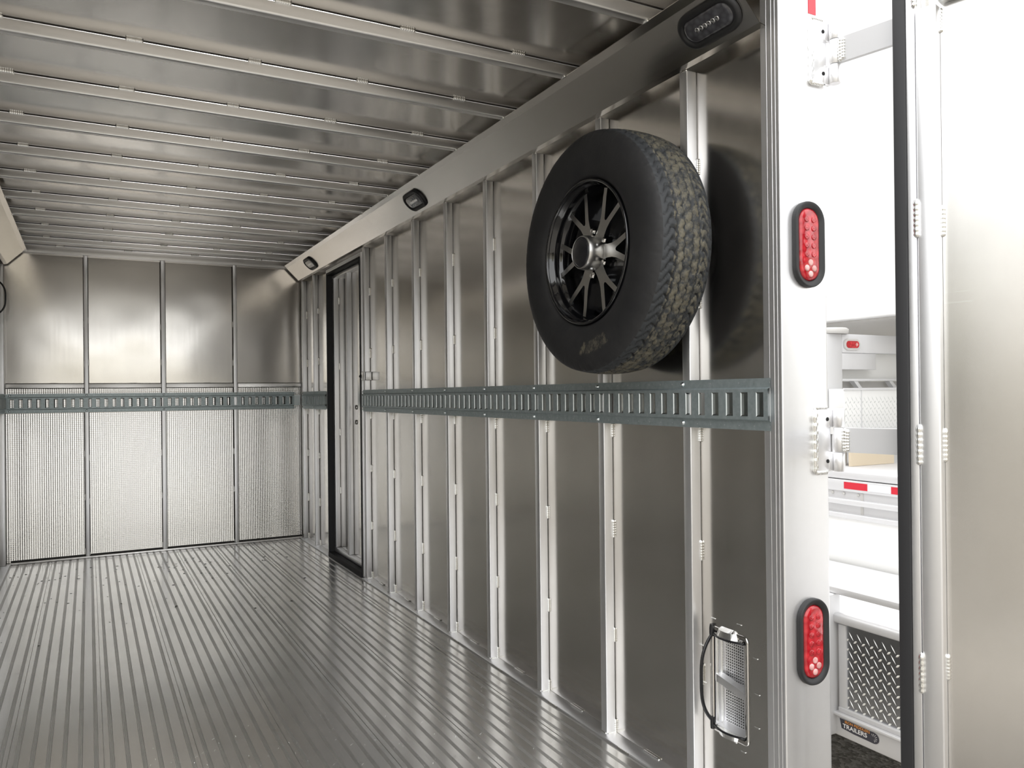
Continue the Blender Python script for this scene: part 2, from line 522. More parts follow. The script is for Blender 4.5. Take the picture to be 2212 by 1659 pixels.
# ---------------------------------------------------------------- wall studs
def stud(x0, x1, y0, y1, z0, z1, label, group, weld_x, weld_side, zs, mat='tube'):
    o = empty('wall_stud', ((x0 + x1) / 2, (y0 + y1) / 2, z0), label, 'wall stud', group)
    mb = MB(); mb.box(x0, x1, y0, y1, z0, z1, mat, 0.003, fn=local(o)); mb.build('tube', o)
    for z in zs:
        if weld_side == 'y':
            bead(o, (weld_x, y0 - 0.0005, z), 'z', random.uniform(0.9, 1.35), random.uniform(0.7, 0.95))
        else:
            bead(o, (weld_x, y1, z), 'z', random.uniform(0.8, 1.1), 0.6)
    return o
ord_ = ['nearest the rear post', 'directly behind the spare wheel', 'just left of the spare wheel', 'second to the left of the spare wheel', 'third to the left of the spare wheel',
        'fourth to the left of the spare wheel', 'fifth to the left of the spare wheel', 'immediately right of the side door']
RS = []
for k in range(-1, 7):
    yk = 0.6532 + 0.4064 * k - (0.014 if k == 6 else 0)
    s = stud(FACE, XS - 0.0012, yk, yk + 0.0315, 0.0065, 1.985, 'square aluminium wall stud ' + ord_[k + 1], 'studs on the right wall',
             XS - 0.0035, 'y', (0.022, 0.320, 0.662, 0.985, 1.352, 1.722))
    mb = MB(); mb.box(FACE + 0.003, XS - 0.002, yk - 0.0009, yk + 0.0006, 0.03, 1.98, 'tube', fn=local(s))
    if k in (1, 3):   # thin bright strip seen on some studs
        pass
    mb.bm.free()
    bead(s, (FACE + 0.016, yk - 0.001, 0.0075), 'x', 0.55, 0.7)
    bead(s, (FACE - 0.0005, yk + 0.016, 0.0075), 'y', 0.5, 0.6)
    bead(s, (FACE + 0.001, yk + 0.010, 1.984), 'y', 0.4, 0.6)
for yk, lab in ((4.255, 'square aluminium wall stud between the side door and the front corner'), (4.590, 'square aluminium wall stud in the front right corner')):
    stud(FACE, XS - 0.0012, yk, yk + 0.0315, 0.0065, 1.985, lab, 'studs on the right wall', XS - 0.0035, 'y', (0.022, 0.320, 0.662, 0.985, 1.352, 1.722))
for yk, lab in ((4.590, 'square aluminium wall stud in the front left corner'), (4.185, 'left wall stud beside the handled vent')):
    stud(XL + 0.0012, FACEL, yk, yk + 0.0315, 0.0065, 1.985, lab, 'studs on the left wall', XL + 0.0035, 'y', (0.32, 0.985, 1.7))
for k in range(0, 9):
    yk = 0.40 + 0.4064 * k
    stud(XL + 0.0012, FACEL, yk, yk + 0.0315, 0.0065, 1.985, 'plain aluminium stud on the left wall, ' + ['first','second','third','fourth','fifth','sixth','seventh','eighth','ninth'][k] + ' from the rear opening', 'plain studs on the left wall', XL + 0.0035, 'y', (0.32, 0.985, 1.7))
for (a, b), lab in (((-1.481, -1.455), 'leftmost upright of the three on the front wall'), ((-0.9915, -0.9620), 'middle upright of the three on the front wall'), ((-0.4947, -0.4680), 'rightmost upright of the three on the front wall')):
    o = empty('wall_stud', ((a + b) / 2, YFF, 0.0), lab, 'wall stud', 'studs on the front wall')
    f = local(o)
    mb = MB(); mb.box(a, b, YFF, YF - 0.0025, 0.0145, 2.078, 'tube', 0.002, fn=f); mb.build('tube', o)
    for xx in (a - 0.0012, b + 0.0012):
        for z in (0.03, 0.40, 0.70, 1.34, 1.62):
            q = bead(o, (xx, YF - 0.010, z + random.uniform(-.02, .02)), 'z', 0.9, 0.75)
    mb = MB()
    mb.box(a - 0.0035, a - 0.0002, YF - 0.012, YF - 0.0012, 0.02, 2.07, 'seam', fn=f)
    mb.box(b + 0.0002, b + 0.0035, YF - 0.012, YF - 0.0012, 0.02, 2.07, 'seam', fn=f)
    mb.build('seam_gap', o)
# horizontal rail of the front wall, in four pieces between the uprights
spans = [(-1.944, -1.4825, 'far left'), (-1.4535, -0.993, 'left of centre'), (-0.9605, -0.496, 'right of centre'), (-0.4665, 0.008, 'far right')]
for a, b, w in spans:
    o = empty('wall_rail', ((a + b) / 2, YFF, 1.17), 'horizontal aluminium rail above the track on the front wall, ' + w + ' piece', 'wall rail', 'front wall rail pieces')
    f = local(o)
    mb = MB(); mb.box(a, b, YFF, YF - 0.0025, 1.170, 1.1995, 'tube_x', 0.002, fn=f); mb.build('tube', o)
    mb = MB(); mb.box(a, b, YF - 0.014, YF - 0.0012, 1.2000, 1.2030, 'seam', fn=f); mb.box(a, b, YF - 0.014, YF - 0.0012, 1.1660, 1.1695, 'seam', fn=f); mb.build('seam_gap', o)
    bead(o, ((a + b) / 2 + 0.05, YF - 0.010, 1.2015), 'x', 1.0, 0.6); bead(o, ((a + b) / 2 + 0.03, YF - 0.010, 1.168), 'x', 1.0, 0.6)

# ---------------------------------------------------------------- ceiling beams
words = ['first', 'second', 'third', 'fourth', 'fifth', 'sixth', 'seventh', 'eighth', 'ninth', 'tenth', 'eleventh']
BZ = 2.0925
for k in range(11):
    yk = 0.243 + 0.4064 * k
    o = empty('ceiling_beam', (-0.968, yk + 0.016, BZ), words[k] + ' square aluminium ceiling beam counted from the rear opening', 'ceiling beam', 'beams across the ceiling')
    f = local(o)
    mb = MB(); mb.box(XL + 0.001, XS - 0.001, yk, yk + 0.032, BZ, ZC - 0.0016, 'tube_x', 0.0055, fn=f); mb.build('tube', o)
    mb = MB(); mb.box(XL + 0.001, XS - 0.001, yk + 0.0022, yk + 0.030, ZC - 0.0016, ZC - 0.0002, 'seam', fn=f); mb.build('seam_gap', o)
    for xx in (-1.680, -1.336, -0.994, -0.647, -0.296):
        bead(o, (xx + random.uniform(-.006, .006), yk - 0.001, ZC - 0.0035), 'x', random.uniform(0.85, 1.1), random.uniform(0.8, 1.0))
    bead(o, (-0.124, yk + 0.010, BZ - 0.0005), 'y', 0.4, 0.8)
    bead(o, (mirror_x(-0.124), yk + 0.010, BZ - 0.0005), 'y', 0.4, 0.8)
o = empty('ceiling_beam', (-0.968, YFF, 2.079), 'last ceiling beam, lying against the top of the front wall', 'ceiling beam', None)
f = local(o)
mb = MB(); mb.box(XL + 0.001, XS - 0.001, YFF - 0.006, YFF + 0.028, 2.0785, ZC - 0.0016, 'tube_x', 0.003, fn=f); mb.build('tube', o)
for xx in (-1.62, -1.20, -0.76, -0.31):
    bead(o, (xx, YFF - 0.006, ZC - 0.004), 'x', 1.1, 0.9)
# rear header over the opening
o = empty('rear_header', (-0.968, -0.04, 2.075), 'aluminium header tube over the rear opening between the corner posts', 'header')
mb = MB(); mb.box(-1.9450, 0.0090, -0.070, -0.006, 2.098, 2.25, 'post', 0.004, fn=local(o)); mb.build('tube', o)

# ---------------------------------------------------------------- angled cove panels
def cove(mir, label):
    X = (lambda x: mirror_x(x)) if mir else (lambda x: x)
    P = [(0.0095, 1.9865), (-0.010, 1.9900), (-0.100, 2.0795), (-0.122, 2.0915)]
    T = [(0.0095, 1.9880), (-0.0094, 1.9914), (-0.0997, 2.0811), (-0.122, 2.0930)]
    o = empty('cove_panel', (X(-0.05), 2.3, 2.03), label, 'cove panel', 'cove panels')
    f = local(o)
    for a, b in ((-0.034, 2.714), (2.7155, 4.622)):
        mb = MB(); mb.prism([(X(p), q) for p, q in P] + [(X(p), q) for p, q in T[::-1]], 'y', a, b, 'cove', fn=f, caps=False)
        mb.build('sheet', o)
    return o
cove(False, 'long angled aluminium panel between right wall and ceiling, with three lamps')
cove(True, 'angled aluminium panel between left wall and ceiling, at the far left')

# ---------------------------------------------------------------- E-track
P50 = 0.0508
def etrack_mesh(mb, n, to_world, dots=True):
    """local: s along track (0..n*P50), d out of the wall (0 = stud face), h height 0..0.1288. slot k spans s in [k*P+0.0125, k*P+0.0375]"""
    L = n * P50
    prof = [(0.0015, 0.0), (0.0015, 0.0225), (0.0110, 0.0265), (0.0110, 0.0343)]
    prof2 = [(0.0110, 0.0945), (0.0110, 0.1023), (0.0015, 0.1063), (0.0015, 0.1288)]
    for pr in (prof, prof2):
        vs = [to_world(0, d, h) for d, h in pr] + [to_world(L, d, h) for d, h in pr]
        m_ = len(pr)
        mb.faces(vs, [(i, i + 1, m_ + i + 1, m_ + i) for i in range(m_ - 1)], 'track')
    h0, h1 = 0.0343, 0.0945
    for k in range(n + 1):
        a = 0 if k == 0 else (k - 1) * P50 + 0.0375
        b = L if k == n else k * P50 + 0.0135
        mb.faces([to_world(a, 0.011, h0), to_world(b, 0.011, h0), to_world(b, 0.011, h1), to_world(a, 0.011, h1)], [(0, 1, 2, 3)], 'track')
    for k in range(n):
        a, b = k * P50 + 0.0135, k * P50 + 0.0375
        for s, e in ((a, 0.0015), (b, -0.0015)):
            mb.faces([to_world(s, 0.011, h0), to_world(s + e, 0.0085, h0 + 0.003), to_world(s + e, 0.0005, h0 + 0.004), to_world(s + e, 0.0005, h1 - 0.004), to_world(s + e, 0.0085, h1 - 0.003), to_world(s, 0.011, h1)], [(0, 1, 4, 5), (1, 2, 3, 4)], 'track_edge')
        mb.faces([to_world(a, 0.011, h0), to_world(b, 0.011, h0), to_world(b, 0.0055, h0), to_world(a, 0.0055, h0)], [(0, 1, 2, 3)], 'track')
        mb.faces([to_world(a, 0.011, h1), to_world(b, 0.011, h1), to_world(b, 0.0055, h1), to_world(a, 0.0055, h1)], [(0, 1, 2, 3)], 'track')
        if dots:
            for h in (0.0105, 0.1183):
                c = k * P50 + 0.0508 * 0.02
                r = 0.0021
                ring = [to_world(c + r * math.cos(i * PI / 3), 0.0021, h + r * math.sin(i * PI / 3)) for i in range(6)]
                mb.faces(ring, [tuple(range(6))], 'track_edge')
def bolts(o, pts, nrm):
    for p in pts:
        mb = MB()
        nrm = Vector(nrm)
        q = nrm.to_track_quat('Z', 'Y')
        L = Vector(p) - Vector(o.location)
        mb.lathe([(0.0068, 0.0), (0.0068, 0.0016), (0.0046, 0.0018), (0.0046, 0.0050), (0.0030, 0.0060), (0.0001, 0.0060)], 'z', seg=12, mat='zinc', fn=lambda v: q @ v + L)
        mb.build('bolt', o)
TZ = 1.0031
# right wall, rear of the side door: far lip of slot i lies at y = 0.0508*i
def track_right(i0, i1, label):
    y0 = P50 * i0
    o = empty('logistic_track', (FACE, y0, TZ), label, 'cargo track', 'slotted cargo tracks')
    f = local(o)
    n = i1 - i0
    mb = MB(); etrack_mesh(mb, n, lambda s, d, h: f((FACE - d, y0 + s + 0.0133, TZ + h))); mb.build('track', o)
    return o
o = track_right(-1, 61, 'grey galvanised slotted cargo track along the right wall, rear of the side door')
bp = []
for k in range(-1, 7):
    yk = 0.6532 + 0.4064 * k
    for h in (0.0120, 0.1170): bp.append((FACE - 0.0018, yk + 0.028, TZ + h))
bolts(o, bp, (-1, 0, 0))
o = track_right(77, 90, 'short grey cargo track on the right wall between side door and front corner')
bolts(o, [(FACE - 0.0018, y, TZ + h) for y in (4.272, 4.600) for h in (0.012, 0.117)], (-1, 0, 0))
x0 = -0.0769 - 0.0508 * 36 - 0.0254 - 0.0005
o = empty('logistic_track', (-0.97, YFF, TZ), 'grey galvanised slotted cargo track across the front wall', 'cargo track', 'slotted cargo tracks')
f = local(o)
mb = MB(); etrack_mesh(mb, 37, lambda s, d, h: f((x0 + s, YFF - d, TZ + h))); mb.build('track', o)
mb = MB(); mb.box(x0 - 0.045, x0, YFF - 0.003, YFF, TZ + 0.002, TZ + 0.127, 'track', fn=f); mb.box(x0 + 37 * P50, FACE - 0.014, YFF - 0.011, YFF, TZ + 0.026, TZ + 0.102, 'track_edge', fn=f); mb.build('end_plate', o)
bolts(o, [(x, YFF - 0.002, TZ + h) for x in (x0 + 0.012, -1.468, -0.977, -0.481, -0.045) for h in (0.012, 0.117)], (0, -1, 0))
o = empty('logistic_track', (FACEL, 0.0, TZ), 'grey slotted cargo track on the left wall, only its front end visible', 'cargo track', 'slotted cargo tracks')
f = local(o)
mb = MB(); etrack_mesh(mb, 90, lambda s, d, h: f((FACEL + d, s, TZ + h))); mb.build('track', o)
bolts(o, [(FACEL + 0.0018, y, TZ + h) for y in (4.205, 4.55) for h in (0.012, 0.117)], (1, 0, 0))

# ---------------------------------------------------------------- side door
door = empty('door_1', (XS, 3.5, 0), kind='structure')
f = local(door)
def frame_rect(y0, y1, z0, z1, w):
    return [(y0 - w, y0, z0 - w, z1 + w), (y1, y1 + w, z0 - w, z1 + w), (y0, y1, z1, z1 + w)]
mb = MB()
mb.box(0.004, XS - 0.001, DY0 - 0.024, DY0 - 0.004, 0.007, DZ + 0.028, 'tube', 0.002, fn=f)
mb.box(0.004, XS - 0.001, DY1 + 0.004, DY1 + 0.024, 0.007, DZ + 0.028, 'tube', 0.002, fn=f)
mb.box(0.004, XS - 0.001, DY0 - 0.004, DY1 + 0.004, DZ + 0.004, DZ + 0.028, 'tube', 0.002, fn=f)
mb.build('door_frame', door)
mb = MB()
mb.box(0.000, XS + 0.030, DY1 - 0.004, DY1 + 0.0035, 0.004, DZ + 0.003, 'seal', fn=f)
mb.box(0.000, XS + 0.030, DY0 - 0.0035, DY0 + 0.006, 0.004, DZ + 0.003, 'seal', fn=f)
mb.box(0.000, XS + 0.030, DY0, DY1, DZ - 0.010, DZ + 0.003, 'seal', fn=f)
mb.box(-0.002, XS + 0.030, DY0, DY1, 0.001, 0.030, 'seal', fn=f)
mb.build('door_seal', door)
mb = MB(); mb.box(0.076, 0.080, DY0 + 0.002, DY1 - 0.002, 0.020, DZ, 'sheet', fn=f); mb.build('door_panel', door)
for a, b in ((DY1 - 0.040, DY1 - 0.010), (3.530, 3.561), (DY0 + 0.012, DY0 + 0.036)):
    mb = MB(); mb.box(0.040, 0.0750, a, b, 0.062, DZ - 0.030, 'tube', 0.002, fn=f); mb.build('door_stud', door)
mb = MB()
mb.box(0.038, 0.0755, DY0 + 0.010, DY1 - 0.006, DZ - 0.034, DZ - 0.012, 'tube', 0.002, fn=f)
mb.box(0.038, 0.0755, DY0 + 0.010, DY1 - 0.006, 0.032, 0.060, 'tube', 0.002, fn=f)
mb.build('door_crossmember', door)
for yy, zz in ((3.4596, 1.0225), (3.4627, 0.927)):
    mb = MB(); mb.lathe([(0.016, 0), (0.014, 0.006), (0.006, 0.009), (0.0001, 0.009)], 'z', seg=14, mat='machined', fn=lambda v: f(Vector((0.0755 - v.z, yy + v.x, zz + v.y)))); mb.build('latch_bolt', door)
for z in (1.75, 1.30, 0.85, 0.45):
    bead(door, (0.0745, DY1 - 0.041, z), 'z', 1.0, 0.7)
# door catch block welded to the stud next to the door
o = empty('door_catch', (0.02, 3.06, 1.21), 'small pale aluminium catch block with black button on the stud beside the side door', 'door catch')
f = local(o)
mb = MB(); mb.box(0.001, XS - 0.002, 3.052, 3.0765, 1.190, 1.240, 'tube', 0.002, fn=f); mb.box(-0.0015, 0.0095, 3.052, 3.108, 1.190, 1.240, 'tube', 0.002, fn=f); mb.build('block', o)
mb = MB(); mb.lathe([(0.006, 0), (0.006, 0.018), (0.011, 0.020), (0.011, 0.028), (0.0001, 0.03)], 'y', (0.003, 3.108, 1.214), 12, 'rubber', fn=f); mb.build('button', o)

# ---------------------------------------------------------------- spare wheel
WC = Vector((-0.107, 0.456, 1.502))
t = empty('spare_wheel', WC, 'spare trailer wheel with muddy black tyre hung on the right wall', 'spare wheel')
RT, HW = 0.3479, 0.100
mb = MB()
# outer skin: angle x profile grid, front of the wheel faces -x
NA = 420
cross = []   # (half-width position s from -1 front to +1 back, base radius, x)
def skin(u):
    """u in [0,1] from the front bead over the tread to the back bead"""
    prof = [(0.196, -0.060), (0.207, -0.078), (0.214, -0.087), (0.232, -0.0945), (0.262, -0.0995), (0.292, -0.1000), (0.312, -0.0955), (0.324, -0.0905), (0.333, -0.0850), (0.3390, -0.0785)]
    return prof
side = skin(0)
tx = [-0.0765 + 0.0765 * 2 * i / 46 for i in range(47)]
rows = []
for r, x in side: rows.append(('s', r, x))
for x in tx: rows.append(('t', RT - 0.0075 * (abs(x) / 0.0765) ** 2.2, x))
for r, x in side[::-1]: rows.append(('s', r, -x))
def groove_depth(x, th):
    N = 76
    ph = th * N / (2 * PI)
    zig = 0.0016 * math.sin(ph * 2 * PI)
    d = 0.0
    for c, w in ((-0.037, 0.0033), (-0.0135, 0.0030), (0.0135, 0.0030), (0.037, 0.0033)):
        if abs(x - c - zig) < w: d = max(d, 0.0095)
    ax = abs(x)
    if ax > 0.040:
        zz = 0.5 * math.sin((ax - 0.040) / 0.0365 * PI * 1.6)
        fr = (ph + zz + (0.25 if x > 0 else 0)) % 1.0
        lim = 0.26 if ax < 0.066 else 0.15
        if fr < lim: d = max(d, 0.0075 if ax < 0.066 else 0.004)
    elif ax < 0.034:
        fr = (ph + (x * 26)) % 1.0
        if fr < 0.16: d = max(d, 0.004)
    return d
vs, fs = [], []
nr = len(rows)
for i in range(NA):
    th = 2 * PI * i / NA
    c, s = math.cos(th), math.sin(th)
    for kind, r, x in rows:
        rr_ = r
        if kind == 't': rr_ = r - groove_depth(x, th)
        elif 0.318 < r < 0.3385 and x != 0:
            fr = (th * 76 / (2 * PI) + 0.1) % 1.0
            if fr < 0.12: rr_ = r - 0.0018
        elif 0.288 < r < 0.3: rr_ = r + 0.0006
        vs.append((x, rr_ * c, rr_ * s))
for i in range(NA):
    j = (i + 1) % NA
    for k in range(nr - 1):
        fs.append((i * nr + k, j * nr + k, j * nr + k + 1, i * nr + k + 1))
mb.faces(vs, fs, 'tyre', True)
tyre = mb.build('tire', t)
for pf in tyre.data.polygons: pf.use_smooth = True
# rim barrel
mb = MB()
mb.lathe([(0.2075, -0.0860), (0.2050, -0.0905), (0.2005, -0.0900), (0.1975, -0.084), (0.1965, -0.073), (0.1925, -0.070), (0.1905, -0.062), (0.1900, -0.052), (0.1860, -0.046), (0.1800, -0.038), (0.1780, -0.015), (0.1785, 0.03), (0.1900, 0.060), (0.1960, 0.084), (0.2060, 0.088), (0.2060, 0.083), (0.1990, 0.078), (0.196, 0.04), (0.1960, -0.05), (0.2060, -0.080)], 'x', seg=96, mat='black_gloss', close=True)
mb.build('rim_barrel', t)
mb = MB()
mb.lathe([(0.182, -0.012), (0.150, -0.022), (0.110, -0.020), (0.075, -0.026), (0.0435, -0.030), (0.0435, -0.008), (0.10, -0.004), (0.182, -0.004)], 'x', seg=72, mat='black_gloss', close=True)
mb.build('rim_disc', t)
# Y spokes
def yspoke():
    right = [(0.040, 0.022), (0.065, 0.019), (0.085, 0.0195), (0.105, 0.024), (0.130, 0.034), (0.155, 0.0445), (0.1780, 0.0520)]
    tip = [(0.1820, 0.0380), ]
    inner = [(0.160, 0.0300), (0.138, 0.020), (0.118, 0.0110), (0.104, 0.005), (0.101, 0.0)]
    half = right + tip + inner
    return half + [(a, -b) for a, b in half[::-1][1:]]
OUT = yspoke()
for k in range(6):
    a = PI / 3 * k + math.radians(2)
    ca, sa = math.cos(a), math.sin(a)
    mb = MB()
    front = [(-0.052 + 0.004 * min(1, p / 0.19) , p * ca - q * sa, p * sa + q * ca) for p, q in OUT]
    n_ = len(OUT)
    # concave outline: build the face as a strip between outer and inner edges
    H = (n_ + 1) // 2
    fr = [Vector(v) for v in front]
    back = [v + Vector((0.030, 0, 0)) for v in fr]
    mb.faces(fr, [tuple(range(n_))], 'machined')
    mb.faces(fr + back, [(i, (i + 1) % n_, n_ + (i + 1) % n_, n_ + i) for i in range(n_)], 'black_gloss')
    bmesh.ops.remove_doubles(mb.bm, verts=list(mb.bm.verts), dist=1e-6)
    bmesh.ops.triangulate(mb.bm, faces=[f_ for f_ in mb.bm.faces if len(f_.verts) > 4])
    mb.build('spoke', t)
for k in range(6):
    a = PI / 3 * (k + 0.5) + math.radians(2)
    y, z = 0.0635 * math.cos(a), 0.0635 * math.sin(a)
    mb = MB()
    mb.lathe([(0.0115, -0.024), (0.0115, -0.034), (0.0100, -0.040), (0.0098, -0.056), (0.0070, -0.061), (0.0001, -0.062)], 'x', (0, y, z), 6, 'chrome', smooth=False)
    mb.build('lug_nut', t)
mb = MB()
mb.lathe([(0.0500, -0.040), (0.0500, -0.080), (0.0480, -0.094), (0.0450, -0.0985), (0.0440, -0.0985), (0.0435, -0.040)], 'x', seg=48, mat='machined', close=True)  # black cap's side coloured grey, in place of daylight reflected on it
mb.build('cap_lit_side', t)
mb = MB(); mb.lathe([(0.0435, -0.060), (0.0435, -0.0975), (0.0350, -0.1010), (0.0200, -0.1030), (0.0001, -0.1035)], 'x', seg=48, mat='black_plastic'); mb.build('cap_face', t)
# holder
o = empty('wheel_holder', (0.0, 0.456, 1.502), 'aluminium mounting plate on the studs behind the spare wheel', 'wheel holder')
f = local(o)
mb = MB(); mb.box(-0.0025, 0.0095, 0.262, 0.648, 1.455, 1.549, 'tube', 0.002, fn=f); mb.build('plate', o)
mb = MB(); mb.lathe([(0.028, -0.003), (0.028, -0.108)], 'x', (0, 0.456, 1.502), 20, 'tube', fn=f); mb.build('spindle', o)

# ---------------------------------------------------------------- flow-through vents with black bow handles
def vent(mir, yc, zc, label, deep=0.043):
    sx = -1 if mir else 1
    xw = XL if mir else XS
    o = empty('wall_vent', (xw, yc, zc), label, 'vent', 'hatch vents')
    X = lambda d: sx * d          # d > 0 goes outwards through the wall
    hy, hz = 0.0595, 0.128
    # box lining
    if not mir:
        mb = MB()
        mb.box(0.0, 0.044, hy - 0.002, hy, -hz, hz, 'tube'); mb.box(0.0, 0.044, -hy, -hy + 0.002, -hz, hz, 'tube')
        mb.box(0.0, 0.044, -hy, hy, -hz, -hz + 0.002, 'tube'); mb.box(0.0, 0.044, -hy, hy, hz - 0.002, hz, 'tube')
        mb.build('box_lining', o)
    mb = MB()
    xb = 0.040 if not mir else 0.001
    # perforated plate: solid strips with punched square holes built as a lattice
    if not mir:
        ny_, nz_ = 15, 34
        wy, wz = 2 * hy - 0.006, 2 * hz - 0.006
        py, pz = wy / ny_, wz / nz_
        for i in range(ny_ + 1):
            y = -wy / 2 + i * py
            mb.box(xb, xb + 0.0012, y - 0.0018, y + 0.0018, -wz / 2, wz / 2, 'tube')
        for j in range(nz_ + 1):
            z = -wz / 2 + j * pz
            mb.box(xb + 0.0001, xb + 0.0011, -wy / 2, wy / 2, z - 0.0018, z + 0.0018, 'tube')
        mb.box(xb + 0.004, xb + 0.006, -wy / 2, wy / 2, -wz / 2, wz / 2, 'hole')
    else:
        mb.box(-0.0005, -0.002, -hy, hy, -hz, hz, 'tube')
    mb.build('perforated_plate', o)
    if not mir:
        mb = MB()
        mb.prism([(-hy + 0.002, -0.012), (hy - 0.002, 0.010), (hy - 0.002, -0.010), (-hy + 0.002, -0.032)], 'x', 0.006, 0.030, 'tube')
        mb.build('cross_bar', o)
        # vertical ribs on the far side
        mb = MB()
        for d in (0.010, 0.026):
            mb.box(d, d + 0.004, hy - 0.006, hy - 0.001, -hz + 0.004, hz - 0.004, 'weld', 0.001)
        mb.build('side_rib', o)
    # rim frame on the sheet
    mb = MB()
    outer = rect_ring(hy + 0.010, hz + 0.014, 0.018); inner = rect_ring(hy - 0.002, hz - 0.002, 0.004)
    nO = len(outer)
    vs = [(X(-0.0008) , p, q) for p, q in outer] + [(X(-0.0035), p * 0.99, q * 0.99) for p, q in outer] + [(X(-0.0035), p, q) for p, q in inner] + [(X(0.004), p, q) for p, q in inner]
    fs = [(i + m_ * nO, (i + 1) % nO + m_ * nO, (i + 1) % nO + (m_ + 1) * nO, i + (m_ + 1) * nO) for m_ in range(3) for i in range(nO)]
    mb.faces(vs, fs, 'sheet', True); mb.build('rim_frame', o)
    # half-round faceted caps above and below
    for sgn in (1, -1):
        mb = MB()
        n_ = 14
        pts = []
        for i in range(n_ + 1):
            a = PI * i / n_
            pts.append((math.cos(a) * 0.040 + 0.004, -math.sin(a) * 0.020))
        vs = [(X(d), y, sgn * (hz - 0.004)) for y, d in pts] + [(X(d * 0.75), y * 0.85, sgn * (hz + 0.012)) for y, d in pts] + [(X(-0.001), 0.002 + (y - 0.002) * 0.7, sgn * (hz + 0.020)) for y, d in pts]
        m1 = n_ + 1
        fs = [(i + k * m1, i + 1 + k * m1, i + 1 + (k + 1) * m1, i + (k + 1) * m1) for k in range(2) for i in range(n_)] + [tuple(range(m1))]
        mb.faces(vs, fs, 'weld', False); mb.build('end_cap', o)
    # handle: bow plus two curved arms and pins
    mb = MB()
    pts = []
    hzz = 0.1225
    for i in range(25):
        t_ = -1 + 2 * i / 24
        pts.append((X(-deep * (1 - abs(t_) ** 3.2)), hy + 0.001, t_ * hzz * 0.98))
    mb.tube(pts, 0.004, 'black_plastic', 10, flat=(0.0052, 0.0035))
    mb.build('handle', o)
    for sgn in (1, -1):
        mb = MB()
        arc = [(X(-0.003 - 0.017 * math.sin(PI * i / 12)), hy - (2 * hy - 0.004) * i / 12, sgn * hzz - 0.001) for i in range(13)]
        mb.tube(arc, 0.003, 'black_plastic', 8, flat=(0.0035, 0.003))
        mb.build('handle_arm', o)
        mb = MB(); mb.lathe([(0.0062, -0.012), (0.0070, -0.004), (0.0070, 0.010), (0.0052, 0.020)], 'z', (X(-0.004), hy + 0.001, sgn * (hzz + 0.003)), 12, 'black_plastic'); mb.build('handle_pin', o)
    return o
v_ = vent(False, (VY0 + VY1) / 2, (VZ0 + VZ1) / 2, 'hatch vent with perforated plate and black bow handle low on the right wall')
for yy, zz in ((0.245, 0.40), (0.243, 0.30), (0.055, 0.42), (0.050, 0.33), (0.052, 0.245), (0.205, 0.485), (0.11, 0.492), (0.10, 0.165)):
    bead(v_, (XS - 0.001, yy, zz), 'y', 0.35, 0.35)
vent(True, 4.35, 1.745, 'black bow handle of a hatch vent high on the left wall, at the left edge', 0.062)

# ---------------------------------------------------------------- lamps on the cove panel
TD = Vector((-0.090, 0, 0.0895)).normalized()      # up the slope
ND = Vector((-0.0895, 0, -0.090)).normalized()     # out of the panel
def cove_lamp(yc, label, hl=0.100, hw=0.049):
    c0 = Vector((-0.0555, yc, 2.0350))
    o = empty('interior_lamp', c0, label, 'lamp', 'oval lamps on the cove panel')
    W = lambda s, w, d: Vector((0, 1, 0)) * s + TD * w + ND * d
    def ringmesh(name, specs, mat, cap=False):
        mb = MB()
        rings = [[W(p, q, d) for p, q in rect_ring(a, b, b * 0.98, 10)] for a, b, d in specs]
        n_ = len(rings[0])
        vs = [v for r in rings for v in r]
        fs = [(i + k * n_, (i + 1) % n_ + k * n_, (i + 1) % n_ + (k + 1) * n_, i + (k + 1) * n_) for k in range(len(rings) - 1) for i in range(n_)]
        if cap: fs.append(tuple(range((len(rings) - 1) * n_, len(rings) * n_)))
        mb.faces(vs, fs, mat, True)
        return mb.build(name, o)
    ringmesh('grommet', [(hl, hw, 0.001), (hl, hw, 0.007), (hl - 0.006, hw - 0.006, 0.012), (hl - 0.014, hw - 0.014, 0.012), (hl - 0.020, hw - 0.020, 0.006)], 'rubber')
    ringmesh('lens', [(hl - 0.018, hw - 0.018, 0.005), (hl - 0.020, hw - 0.020, 0.010), (hl - 0.030, hw - 0.026, 0.012)], 'clear_lens', True)
    for i in range(6):
        mb = MB()
        s = -0.035 + 0.014 * i
        mb.lathe([(0.0068, 0.0118), (0.0062, 0.0135), (0.0035, 0.0128), (0.0001, 0.0125)], 'z', seg=12, mat='led', fn=lambda v: W(s + v.x, v.y, v.z))
        mb.build('led', o)
    return o
cove_lamp(0.088, 'largest oval clear lamp in black grommet, beside the rear post')
cove_lamp(2.085, 'small oval lamp on the cove panel midway down the trailer')
cove_lamp(4.065, 'tiny oval lamp on the cove panel near the front wall')

# ---------------------------------------------------------------- rear corner post
post = empty('corner_post', (0.09, -0.043, -0.05), 'wide upright rear corner post with two red tail lamps', 'corner post')
f = local(post)
mb = MB()
pr = []
X0, X1, Y0, Y1 = 0.0105, 0.1715, -0.0725, -0.0140
def arc(cx, cy, r, a0, a1, n=5):
    return [(cx + r * math.cos(math.radians(a0 + (a1 - a0) * i / n)), cy + r * math.sin(math.radians(a0 + (a1 - a0) * i / n))) for i in range(n + 1)]
pr += arc(X0 + 0.003, Y0 + 0.003, 0.003, 270, 180, 3)
pr += [(X0, -0.064), (X0 + 0.0009, -0.0635), (X0 + 0.0009, -0.0605), (X0, -0.060), (X0, -0.052), (X0 + 0.0007, -0.0517), (X0 + 0.0007, -0.0497), (X0, -0.049), (X0, -0.036), (X0 + 0.0004, -0.0355), (X0 + 0.0004, -0.0345), (X0, -0.034)]
pr += arc(X0 + 0.003, Y1 - 0.003, 0.003, 180, 90, 3)
